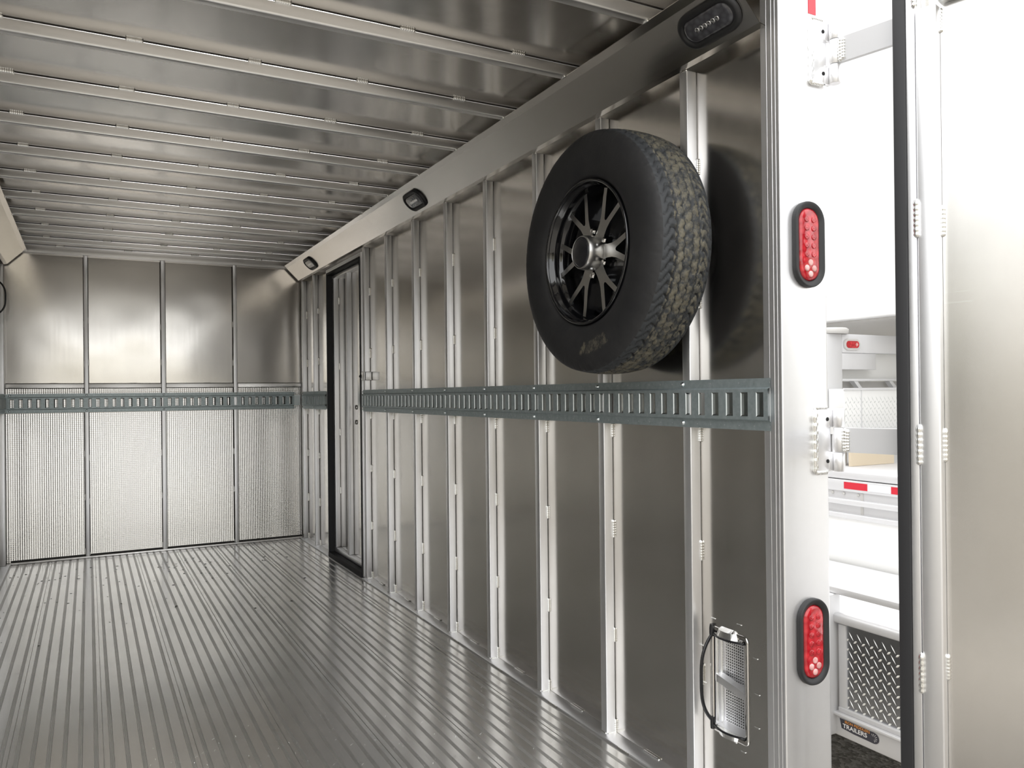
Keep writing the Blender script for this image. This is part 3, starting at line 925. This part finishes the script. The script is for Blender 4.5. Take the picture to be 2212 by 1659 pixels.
pr += arc(X1 - 0.010, Y1 - 0.010, 0.010, 90, 0, 5)
pr += arc(X1 - 0.010, Y0 + 0.010, 0.010, 0, -90, 6)
mb.prism(pr, 'z', -0.20, 2.30, 'tube', fn=f)
mb.build('extrusion', post)
mb = MB(); mb.box(0.112, 0.1385, -0.0735, -0.0724, 2.022, 2.30, 'red_tape', fn=f); mb.build('reflective_tape', post)
bead(post, (0.008, -0.045, 2.068), 'y', 0.9, 1.6)
o = empty('corner_post', (-2.03, -0.043, -0.05), 'rear corner post on the left side of the opening', 'corner post')
mb = MB(); mb.box(mirror_x(X1), mirror_x(X0), Y0, Y1, -0.20, 2.30, 'post', 0.003, fn=local(o)); mb.build('extrusion', o)

def tail_lamp(zc, label, top_pale):
    c0 = Vector((0.0990, -0.0725, zc))
    o = empty('tail_lamp', c0, label, 'tail lamp', 'red tail lamps on the post')
    W = lambda s, w, d: Vector((s, -d, w))
    def rings(name, specs, mat, cap=False, shift=0, fnz=None):
        mb = MB()
        R_ = [[W(p, q, d) for p, q in rect_ring(a, b, a * 0.98, 12)] for a, b, d in specs]
        n_ = len(R_[0])
        vs = [v for r in R_ for v in r]
        fs = [(i + k * n_, (i + 1) % n_ + k * n_, (i + 1) % n_ + (k + 1) * n_, i + (k + 1) * n_) for k in range(len(R_) - 1) for i in range(n_)]
        if cap: fs.append(tuple(range((len(R_) - 1) * n_, len(R_) * n_)))
        mb.faces(vs, fs, mat, True)
        return mb.build(name, o)
    rings('grommet', [(0.050, 0.1045, 0.0005), (0.0500, 0.1045, 0.009), (0.0485, 0.103, 0.0125), (0.0465, 0.101, 0.0130), (0.0345, 0.089, 0.0075), (0.0335, 0.088, 0.004)], 'rubber')
    rings('lens', [(0.0335, 0.0880, 0.003), (0.0320, 0.0865, 0.0085), (0.027, 0.080, 0.0105)], 'red_lens', True)
    # clear diamond with four round optics at the foot
    mb = MB()
    for (a, b) in ((0, 0.014), (-0.0125, 0.0), (0.0125, 0.0), (0, -0.014)):
        mb.lathe([(0.0078, 0.0100), (0.0075, 0.0125), (0.0050, 0.0128), (0.0001, 0.0132)], 'z', seg=18, mat='pale_lens', fn=lambda v: W(a + v.x, -0.058 + b + v.y, v.z))
    mb.build('clear_optics', o)
    mb = MB()
    for j in range(5):
        for a in (-0.012, 0.012):
            mb.lathe([(0.0070, 0.0104), (0.0072, 0.0118), (0.0045, 0.0112), (0.0001, 0.0122)], 'z', seg=16, mat='red_lens', fn=lambda v: W(a + v.x, 0.060 - j * 0.021 + v.y, v.z))
    mb.build('red_optics', o)
    return o
tail_lamp(1.4545, 'upper oval red tail lamp in black grommet on the rear post', True)
tail_lamp(0.4920, 'lower oval red tail lamp in black grommet on the rear post', False)

# ---------------------------------------------------------------- hinges and open rear door
BC = Vector((0.178, -0.095, 0))
DD = Vector((0.242, -0.970, 0)).normalized()
DN = Vector((-0.970, -0.242, 0)).normalized()
def D(s, off, z): return BC + DD * s + DN * off + Vector((0, 0, z))
def hinge(z0, z1, label):
    o = empty('strap_hinge', (0.16, -0.08, (z0 + z1) / 2), label, 'hinge', 'aluminium strap hinges')
    f = local(o)
    zm0, zm1 = z0 + (z1 - z0) * 0.305, z0 + (z1 - z0) * 0.695
    mb = MB(); mb.box(0.118, 0.163, -0.083, -0.0728, z0, z1, 'tube', 0.0015, fn=f); mb.build('leaf', o)
    for a, b, nm in ((z0, zm0 - 0.001, 'knuckle'), (zm1 + 0.001, z1, 'knuckle'), (zm0 + 0.0005, zm1 - 0.0005, 'strap_knuckle')):
        mb = MB()
        mb.lathe([(0.0125, a), (0.0135, a + 0.001), (0.0135, b - 0.001), (0.0125, b)], 'z', (BC.x, BC.y, 0), 28, 'tube', fn=f)
        if nm == 'knuckle': mb.box(0.155, 0.178, -0.0835, -0.0728, a, b, 'tube', 0.001, fn=f)
        mb.build(nm, o)
    mb = MB()
    vs = []
    for s in (0.012, 0.160):
        for off in (-0.006, 0.006):
            for z in (zm0, zm1): vs.append(f(D(s, off, z)))
    mb.faces(vs, [(0, 1, 3, 2), (4, 6, 7, 5), (0, 4, 5, 1), (2, 3, 7, 6), (0, 2, 6, 4), (1, 5, 7, 3)], 'white_metal'); mb.build('strap', o)
    for zz in (z0 + (z1 - z0) * 0.16, z0 + (z1 - z0) * 0.83):
        mb = MB(); mb.lathe([(0.0048, -0.0838), (0.0044, -0.0842), (0.0001, -0.0842)], 'y', (0.1515, 0, zz), 14, 'hole', fn=f); mb.build('bolt_hole', o)
    for dx in (0.1145, 0.1190):
        bead(o, (dx, -0.0765, (z0 + z1) / 2 + (0.004 if dx > 0.116 else -0.004)), 'z', (z1 - z0) / 0.05 * 1.04, 1.25)
    bead(o, (0.135, -0.0790, z0 - 0.002), 'x', 0.8, 1.2)
    bead(o, (0.135, -0.0790, z1 + 0.002), 'x', 0.8, 1.2)
    bead(o, D(0.017, 0.005, (zm0 + zm1) / 2), 'z', (zm1 - zm0) / 0.05, 1.4)
    bead(o, D(0.024, 0.007, (zm0 + zm1) / 2), 'z', (zm1 - zm0) / 0.05 * 0.9, 1.2)
    return o
hinge(0.902, 1.056, 'middle strap hinge between rear post and open door')
hinge(1.853, 2.007, 'upper strap hinge between rear post and open door')

rd = empty('door_2', D(0.2, 0.02, -0.05), kind='structure')
f = local(rd)
def dbox(mb, s0, s1, o0, o1, z0, z1, mat, bev=0.0):
    mb.box(s0, s1, o0, o1, z0, z1, mat, bev, fn=lambda v: f(D(v.x, v.y, v.z)))
mb = MB(); dbox(mb, 0.1525, 0.1805, 0.004, 0.0475, -0.06, 2.05, 'seal', 0.003); mb.build('door_seal', rd)
mb = MB(); dbox(mb, 0.1808, 0.1990, 0.004, 0.0452, -0.06, 2.05, 'tube', 0.0015); mb.build('edge_flange', rd)
mb = MB(); dbox(mb, 0.2000, 0.2435, 0.0045, 0.0450, -0.06, 1.9445, 'tube', 0.004); mb.build('upright_tube', rd)
mb = MB(); dbox(mb, 0.2445, 1.0600, 0.0045, 0.0450, 1.9470, 2.05, 'post', 0.004); mb.build('top_tube', rd)
mb = MB(); dbox(mb, 1.0600, 1.1030, 0.0045, 0.0450, -0.06, 2.05, 'post', 0.004); mb.build('upright_tube', rd)
mb = MB(); dbox(mb, 0.2445, 1.0600, 0.0045, 0.0450, -0.06, 0.02, 'post', 0.004); mb.build('bottom_tube', rd)
mb = MB(); dbox(mb, 0.1820, 1.1030, 0.0000, 0.0038, -0.06, 2.05, 'door_sheet'); mb.build('outer_sheet', rd)
mb = MB(); dbox(mb, 0.2440, 1.0590, 0.0180, 0.0210, 0.02, 1.9465, 'door_sheet'); mb.build('inner_sheet', rd)
for z0, z1 in ((1.948, 2.03), (1.437, 1.525), (0.931, 1.024), (0.4235, 0.517)):
    bead(rd, D(0.1995, 0.0460, (z0 + z1) / 2), 'z', (z1 - z0) / 0.05, 1.25)
for z0, z1 in ((1.885, 1.94), (1.435, 1.506), (0.939, 1.015), (0.460, 0.518)):
    bead(rd, D(0.2450, 0.0225, (z0 + z1) / 2), 'z', (z1 - z0) / 0.05, 0.9)
mb = MB()   # scratches on the door sheet
for s0, s1, z, dz in ((0.246, 0.305, 1.312, 0), (0.246, 0.305, 1.2895, 0.001), (0.246, 0.300, 1.288, 0.0005)):
    mb.faces([f(D(s0, 0.0212, z)), f(D(s1, 0.0212, z + dz)), f(D(s1, 0.0212, z + dz + 0.0006)), f(D(s0, 0.0212, z + 0.0006))], [(0, 1, 2, 3)], 'weld')
for i in range(14):
    s = random.uniform(0.255, 0.285); z = random.uniform(0.90, 1.02); l = random.uniform(0.001, 0.003)
    mb.faces([f(D(s, 0.0212, z)), f(D(s + l, 0.0212, z - l)), f(D(s + l + 0.0005, 0.0212, z - l + 0.0005)), f(D(s + 0.0005, 0.0212, z + 0.0005))], [(0, 1, 2, 3)], 'weld')
mb.build('scratches', rd)

ld = empty('door_3', (-2.35, -0.7, -0.05), kind='structure')
fl_ = local(ld)
def E_(s, off, z):
    q = D(s, off, z); return fl_(Vector((mirror_x(q.x), q.y, q.z)))
def ebox(nm, s0, s1, o0, o1, z0, z1, mat, bev=0.0):
    mb = MB(); mb.box(s0, s1, o0, o1, z0, z1, mat, bev, fn=lambda v: E_(v.x, v.y, v.z)); mb.build(nm, ld)
ebox('door_seal', 0.1525, 0.1805, 0.004, 0.0475, -0.06, 2.05, 'seal')
ebox('upright_tube', 0.1820, 0.2435, 0.0045, 0.0450, -0.06, 2.05, 'post', 0.004)
ebox('upright_tube', 1.0600, 1.1030, 0.0045, 0.0450, -0.06, 2.05, 'post', 0.004)
ebox('top_tube', 0.2445, 1.0590, 0.0045, 0.0450, 1.9470, 2.05, 'post', 0.004)
ebox('bottom_tube', 0.2445, 1.0590, 0.0045, 0.0450, -0.06, 0.02, 'post', 0.004)
ebox('outer_sheet', 0.1820, 1.1030, 0.0000, 0.0038, -0.06, 2.05, 'door_sheet')
ebox('inner_sheet', 0.2440, 1.0590, 0.0180, 0.0210, 0.02, 1.9465, 'door_sheet')

# metal shavings scattered on the floor near the opening
mb = MB()
for i in range(420):
    t_ = random.random() ** 1.6
    x = random.uniform(-1.35, -0.15); y = 0.1 + 1.2 * t_
    a = random.uniform(0, PI); l = random.uniform(0.002, 0.010); w = random.uniform(0.0007, 0.0022)
    ca, sa = math.cos(a), math.sin(a)
    hh = random.uniform(0.0004, 0.0022)
    mb.faces([(x, y, 0.0006), (x + l * ca, y + l * sa, hh + 0.0006), (x + l * ca - w * sa, y + l * sa + w * ca, hh + 0.0006), (x - w * sa, y + w * ca, 0.0006)], [(0, 1, 2, 3)], 'shaving')
tag(mb.build('metal_shavings'), 'bright metal shavings scattered over the grooved floor near the opening', 'shavings', kind='stuff')
mb = MB()
for i in range(150):
    x = random.uniform(-1.9, -0.25); y = random.choice((random.uniform(3.9, 4.3), random.uniform(2.6, 4.3)))
    r = random.uniform(0.002, 0.008)
    pts = [(x + r * random.uniform(.5, 1) * math.cos(k * PI / 3) * 1.3, y + r * random.uniform(.5, 1) * math.sin(k * PI / 3) * 1.6, 0.0009) for k in range(6)]
    mb.faces(pts, [tuple(range(6))], 'seam')
tag(mb.build('dirt_specks'), 'dark dirt specks scattered on the grooved floor near the front wall', 'dirt', kind='stuff')

# ---------------------------------------------------------------- neighbouring trailers seen past the post
def treadbars(mb, org, U, V, nu, nv, pitch, mat, lift, length=0.030, width=0.006):
    """raised lens bars, alternating direction"""
    Nn = U.cross(V).normalized()
    for i in range(nu):
        for j in range(nv):
            for half in (0, 1):
                c = org + U * ((i + 0.5 * half) * pitch) + V * ((j + 0.5 * half) * pitch * 1.06)
                d = (U - V * 1.5).normalized() if half else (U + V * 0.8).normalized()
                e = Nn.cross(d)
                L = length / 2 * (1.15 if half else 0.62); w = width / 2 * (0.55 if half else 1.15)
                mb.faces([c - d * L, c - e * w - d * L * .3, c - e * w + d * L * .3, c + d * L, c + e * w + d * L * .3, c + e * w - d * L * .3, c + Nn * lift],
                         [(0, 1, 6), (1, 2, 6), (2, 3, 6), (3, 4, 6), (4, 5, 6), (5, 0, 6)], mat)

# A: low open trailer with dark tread-plate side
A = empty('utility_trailer', (1.4, 0.5, -0.50), 'low open trailer with dark tread-plate side and rails, bottom right of the gap', 'trailer')
f = local(A)
def abox(nm, x0, x1, y0, y1, z0, z1, mat, bev=0.0, par=A, ff=f):
    mb = MB(); mb.box(x0, x1, y0, y1, z0, z1, mat, bev, fn=ff); return mb.build(nm, par)
abox('upper_rail', 1.000, 1.026, -1.2, 0.640, 0.3440, 0.3715, 'white_metal', 0.004)
abox('lower_rail', 0.990, 1.030, -1.2, 0.615, 0.2400, 0.2740, 'white_metal', 0.008)
abox('deck', 1.030, 1.880, -1.2, 2.60, 0.205, 0.238, 'white_metal')
abox('corner_upright', 0.955, 1.030, 0.590, 0.640, -0.175, 0.3440, 'white_metal', 0.004)
abox('frame_rail', 1.000, 1.050, -1.2, 0.595, -0.176, -0.098, 'white_metal', 0.003)
abox('frame_lip', 0.985, 1.050, -1.2, 0.600, -0.100, -0.088, 'white_metal', 0.003)
mb = MB(); mb.box(1.012, 1.020, -1.2, 0.560, -0.078, 0.240, 'tread_plate', fn=f)
treadbars(mb, f(Vector((1.0118, 0.548, -0.066))), Vector((0, -1, 0)), Vector((0, 0, 1)), 14, 8, 0.0335, 'tread_bar', 0.0022, 0.031, 0.0058)
mb.build('tread_plate_side', A)
mb = MB(); mb.box(1.004, 1.020, 0.548, 0.580, -0.080, 0.236, 'white_metal', 0.002, fn=f); mb.box(1.000, 1.020, -1.2, 0.580, -0.088, -0.070, 'white_metal', 0.002, fn=f); mb.build('plate_border', A)
abox('axle_beam', 1.2, 1.75, -0.1, 0.1, -0.34, -0.2, 'grey_under')
mb = MB(); mb.box(1.05, 1.85, 0.64, 2.6, -0.176, 0.205, 'grey_under', fn=f); mb.build('chassis', A)
# wheels keep it on the ground, forward of what shows
for xx in (1.20, 1.72):
    mb = MB(); mb.lathe([(0.10, xx - 0.08), (0.25, xx - 0.09), (0.285, xx - 0.06), (0.285, xx + 0.06), (0.25, xx + 0.09), (0.10, xx + 0.08)], 'x', (0, 1.6, -0.215), 32, 'rubber', fn=f); mb.build('wheel', A)
# dealer sticker: dark oval band, orange and white lettering
cs = Vector((0.9975, 0.496, -0.130))
def sticker_pt(s, h, d=0.0): return f(Vector((0.9995 - d, cs.y - s, cs.z + h)))
mb = MB()
out = [(-0.078, 0.020), (-0.070, -0.014), (-0.02, -0.0185), (0.03, -0.0195)] + [(0.062 + 0.0215 * math.cos(a), -0.0005 + 0.020 * math.sin(a)) for a in [math.radians(-90 + 15 * i) for i in range(13)]] + [(0.02, 0.0195), (-0.03, 0.021)]
mb.faces([sticker_pt(p, q, 0.0006) for p, q in out], [tuple(range(len(out)))], 'sticker_dark')if False else None
M['sticker_dark'] = plain('sticker_dark', (0.045, 0.045, 0.06), 0.35)
M['sticker_orange'] = plain('sticker_orange', (0.80, 0.33, 0.06), 0.4)
M['sticker_white'] = plain('sticker_white', (0.90, 0.90, 0.90), 0.4)
mb.faces([sticker_pt(p, q, 0.0006) for p, q in out], [tuple(range(len(out)))], 'sticker_dark')
ring = [(0.062, -0.0005)]
for i in range(7):
    a = math.radians(-70 + 32 * i)
    ca, sa = math.cos(a), math.sin(a)
    mb.faces([sticker_pt(0.062 + 0.004 * ca, 0.004 * sa - 0.0005, 0.001), sticker_pt(0.062 + 0.014 * ca - 0.001 * sa, 0.014 * sa + 0.001 * ca, 0.001), sticker_pt(0.062 + 0.014 * ca + 0.001 * sa, 0.014 * sa - 0.001 * ca, 0.001)], [(0, 1, 2)], 'sticker_white')
st = mb.build('dealer_sticker', A)
def text_part(body, size, mat, to, parent, sx=1.0, name='lettering'):
    cu = bpy.data.curves.new(name, 'FONT'); cu.body = body; cu.size = size; cu.align_x = 'CENTER'; cu.align_y = 'CENTER'; cu.offset = size * 0.02
    ob = bpy.data.objects.new(name, cu); COL.objects.link(ob)
    bpy.context.view_layer.update()
    dg = bpy.context.evaluated_depsgraph_get()
    me = bpy.data.meshes.new_from_object(ob.evaluated_get(dg))
    bpy.data.objects.remove(ob)
    for v in me.vertices:
        v.co = to(v.co.x * sx, v.co.y)
    me.materials.clear(); me.materials.append(M[mat])
    o = bpy.data.objects.new(name, me); COL.objects.link(o); o.parent = parent
    return o
text_part('TRAILERS', 0.0215, 'sticker_white', lambda x, y: sticker_pt(x - 0.014, y - 0.003, 0.0012), st, 1.12, 'white_lettering')
text_part('IRON PEDDLERS', 0.0135, 'sticker_orange', lambda x, y: sticker_pt(x - 0.004, y + 0.0135, 0.0012), st, 1.06, 'orange_lettering')

# B: deck-over trailer with reflective tape and a raised headboard
B = empty('deckover_trailer', (2.6, 1.0, -0.50), 'bright deck-over trailer with red and white reflective tape and tall headboard', 'trailer')
fb = local(B)
def bbox(nm, x0, x1, y0, y1, z0, z1, mat, bev=0.0): return abox(nm, x0, x1, y0, y1, z0, z1, mat, bev, B, fb)
bbox('deck', 1.900, 3.90, -1.5, 3.6, 0.655, 0.700, 'white_metal', 0.010)
bbox('side_rail', 1.900, 1.95, -1.5, 3.6, 0.596, 0.652, 'white_metal', 0.002)
bbox('side_web', 1.912, 1.93, -1.5, 3.6, 0.238, 0.596, 'white_metal')
bbox('rub_rail', 1.888, 1.93, -1.5, 3.6, 0.530, 0.556, 'white_metal', 0.003)
bbox('rub_rail', 1.888, 1.93, -1.5, 3.6, 0.462, 0.486, 'white_metal', 0.003)
bbox('side_skirt', 1.900, 1.93, -1.5, 3.6, 0.20, 0.462, 'white_paint')
for y0, y1, mt in ((1.1255, 1.258, 'red_tape'), (1.000, 1.1250, 'white_tape'), (0.870, 0.9995, 'red_tape')):
    bbox('reflective_tape', 1.8985, 1.8995, y0, y1, 0.6085, 0.6425, mt)
for yy in (1.335, 1.268, 1.186):
    mb = MB(); mb.lathe([(0.008, 0), (0.006, 0.005), (0.0001, 0.006)], 'z', seg=12, mat='grey_under', fn=lambda v: fb(Vector((1.911 - v.z, yy + v.x, 0.582 + v.y)))); mb.build('rivet', B)
bbox('side_seam', 1.9095, 1.912, 1.158, 1.172, 0.486, 0.592, 'grey_under')
bbox('chassis', 2.3, 3.5, -1.4, 3.5, 0.25, 0.655, 'grey_under')
for xx in (2.45, 3.35):
    mb = MB(); mb.lathe([(0.10, xx - 0.10), (0.34, xx - 0.11), (0.375, xx - 0.07), (0.375, xx + 0.07), (0.34, xx + 0.11), (0.10, xx + 0.10)], 'x', (0, 2.9, -0.125), 32, 'rubber', fn=fb); mb.build('wheel', B)
# headboard
bbox('headboard_post', 2.080, 2.203, 1.500, 1.58, 0.700, 1.4080, 'white_metal', 0.003)
for z in (1.289, 1.186):
    bbox('post_slot', 2.0788, 2.0800, 1.520, 1.540, z - 0.012, z + 0.012, 'hole')
bbox('headboard_header', 2.205, 3.80, 1.500, 1.58, 1.3050, 1.4080, 'white_metal', 0.003)
bbox('headboard_panel', 2.205, 3.80, 1.575, 1.585, 1.150, 1.304, 'white_paint')
bbox('lower_panel', 2.205, 3.80, 1.575, 1.585, 1.02, 1.149, 'grey_under')
bbox('gusset_plate', 2.205, 2.484, 1.503, 1.512, 1.214, 1.3035, 'white_metal', 0.002)
for xx in (2.32, 2.62, 2.92):
    mb = MB()
    mb.prism([(xx, 1.150), (xx + 0.030, 1.150), (xx + 0.135, 1.050), (xx + 0.105, 1.050)], 'y', 1.520, 1.550, 'white_metal', fn=fb); mb.build('diagonal_brace', B)
bbox('brace_rail', 2.205, 3.80, 1.515, 1.55, 1.150, 1.163, 'white_metal', 0.002)
mb = MB(); mb.lathe([(0.10, 1.409), (0.105, 1.415), (0.105, 1.432), (0.095, 1.440), (0.0001, 1.440)], 'z', (2.165, 1.56, 0), 32, 'grey_under', fn=fb); mb.build('roller_cap', B)
# marker lamp on the headboard
o = empty('marker_lamp', (2.277, 1.499, 1.351), 'small oval red marker lamp on the headboard of the deck-over trailer', 'marker lamp')
for nm, a, b, d, mt in (('grommet', 0.066, 0.031, 0.0075, 'grey_under'), ('lens', 0.052, 0.020, 0.0105, 'red_lens')):
    mb = MB()
    r1 = rect_ring(a, b, b * 0.98, 10); n_ = len(r1)
    vs = [(p, -0.0005, q) for p, q in r1] + [(p * 0.97, -d, q * 0.95) for p, q in r1]
    mb.faces(vs, [(i, (i + 1) % n_, n_ + (i + 1) % n_, n_ + i) for i in range(n_)] + [tuple(range(n_, 2 * n_))], mt, False)
    mb.build(nm, o)
mb = MB(); mb.faces([(0.030, -0.0108, 0.012), (0.042, -0.0108, 0), (0.030, -0.0108, -0.012), (0.020, -0.0108, 0)], [(0, 1, 2, 3)], 'pale_lens'); mb.build('clear_optic', o)
# toolbox on the deck
o = empty('toolbox', (2.8, 1.40, 0.70), 'pale tread-plate toolbox standing on the deck-over trailer before the headboard', 'toolbox')
f2 = local(o)
mb = MB(); mb.box(2.085, 3.60, 1.400, 1.495, 0.865, 1.1080, 'tread_pale', 0.002, fn=f2)
treadbars(mb, f2(Vector((2.10, 1.3995, 0.895))), Vector((1, 0, 0)), Vector((0, 0, 1)), 34, 5, 0.0330, 'tread_pale_bar', 0.0015, 0.030, 0.007)
mb.build('body', o)
mb = MB(); mb.box(2.219, 2.224, 1.396, 1.401, 0.890, 1.106, 'white_metal', fn=f2); mb.box(2.08, 3.6, 1.394, 1.40, 1.100, 1.112, 'white_metal', fn=f2); mb.box(2.08, 3.6, 1.380, 1.40, 0.870, 0.894, 'white_metal', fn=f2); mb.build('edge_trim', o)
mb = MB(); mb.box(2.09, 2.13, 1.42, 1.48, 0.7005, 0.865, 'white_metal', fn=f2); mb.box(3.54, 3.58, 1.42, 1.48, 0.7005, 0.865, 'white_metal', fn=f2); mb.build('bracket', o)
# beige board behind
o = empty('plywood_sheet', (2.26, 1.37, 0.70), 'beige board standing on the deck behind the hinge strap', 'board')
mb = MB(); mb.box(2.085, 2.43, 1.36, 1.375, 0.701, 0.864, 'beige', fn=local(o)); mb.build('board', o)
# D: tall white enclosed body whose overhang shows above
Dt = empty('enclosed_trailer', (3.9, 3.6, -0.50), 'tall white enclosed trailer body overhanging the headboard', 'trailer')
fd = local(Dt)
abox('body', 2.404, 5.2, -1.5, 3.6, 1.502, 4.2, 'white_paint', 0.01, Dt, fd)
abox('underside', 2.46, 5.15, -1.45, 3.58, 1.490, 1.5015, 'grey_under', 0, Dt, fd)
abox('body', 2.404, 5.2, 3.62, 8.0, -0.12, 4.2, 'white_paint', 0.01, Dt, fd)
for xx in (2.65, 4.95):
    mb = MB(); mb.lathe([(0.10, xx - 0.10), (0.34, xx - 0.11), (0.375, xx - 0.07), (0.375, xx + 0.07), (0.34, xx + 0.11), (0.10, xx + 0.10)], 'x', (0, 6.2, -0.125), 32, 'rubber', fn=fd); mb.build('wheel', Dt)

# ---------------------------------------------------------------- tree line added out of view, shaped for reflections in the metal
def reflection_trees():
    mb = MB()
    rnd = random.Random(3)
    b = bmesh.new(); bmesh.ops.create_icosphere(b, subdivisions=2, radius=1.0)
    base = [v.co.copy() for v in b.verts]; tri = [[v.index for v in f_.verts] for f_ in b.faces]; b.free()
    for i in range(90):
        a = math.radians(150 + 250 * i / 90) 
        R_ = rnd.uniform(19, 24)
        cx, cy = R_ * math.cos(a), R_ * math.sin(a)
        rear = 238 < math.degrees(a) < 335
        h = rnd.uniform(1.2, 2.2) if rear else rnd.uniform(3.0, 5.0)
        mb.lathe([(0.25, -0.5), (0.15, h * 0.5)], 'z', (cx, cy, 0), 6, 'bark')
        for q in range(4):
            r = rnd.uniform(1.1, 1.9); ox, oy, oz = rnd.uniform(-1.2, 1.2), rnd.uniform(-1.2, 1.2), h * rnd.uniform(0.15, 0.7)
            vs = [(cx + ox + v.x * r * rnd.uniform(.8, 1.1), cy + oy + v.y * r * rnd.uniform(.8, 1.1), oz + v.z * r * rnd.uniform(.8, 1.1)) for v in base]
            mb.faces(vs, tri, 'foliage_pale' if rear else 'foliage')
    return mb.build('reflection_trees')
tag(reflection_trees(), 'line of trees added out of view for reflections in the trailer metal', 'trees', kind='stuff')
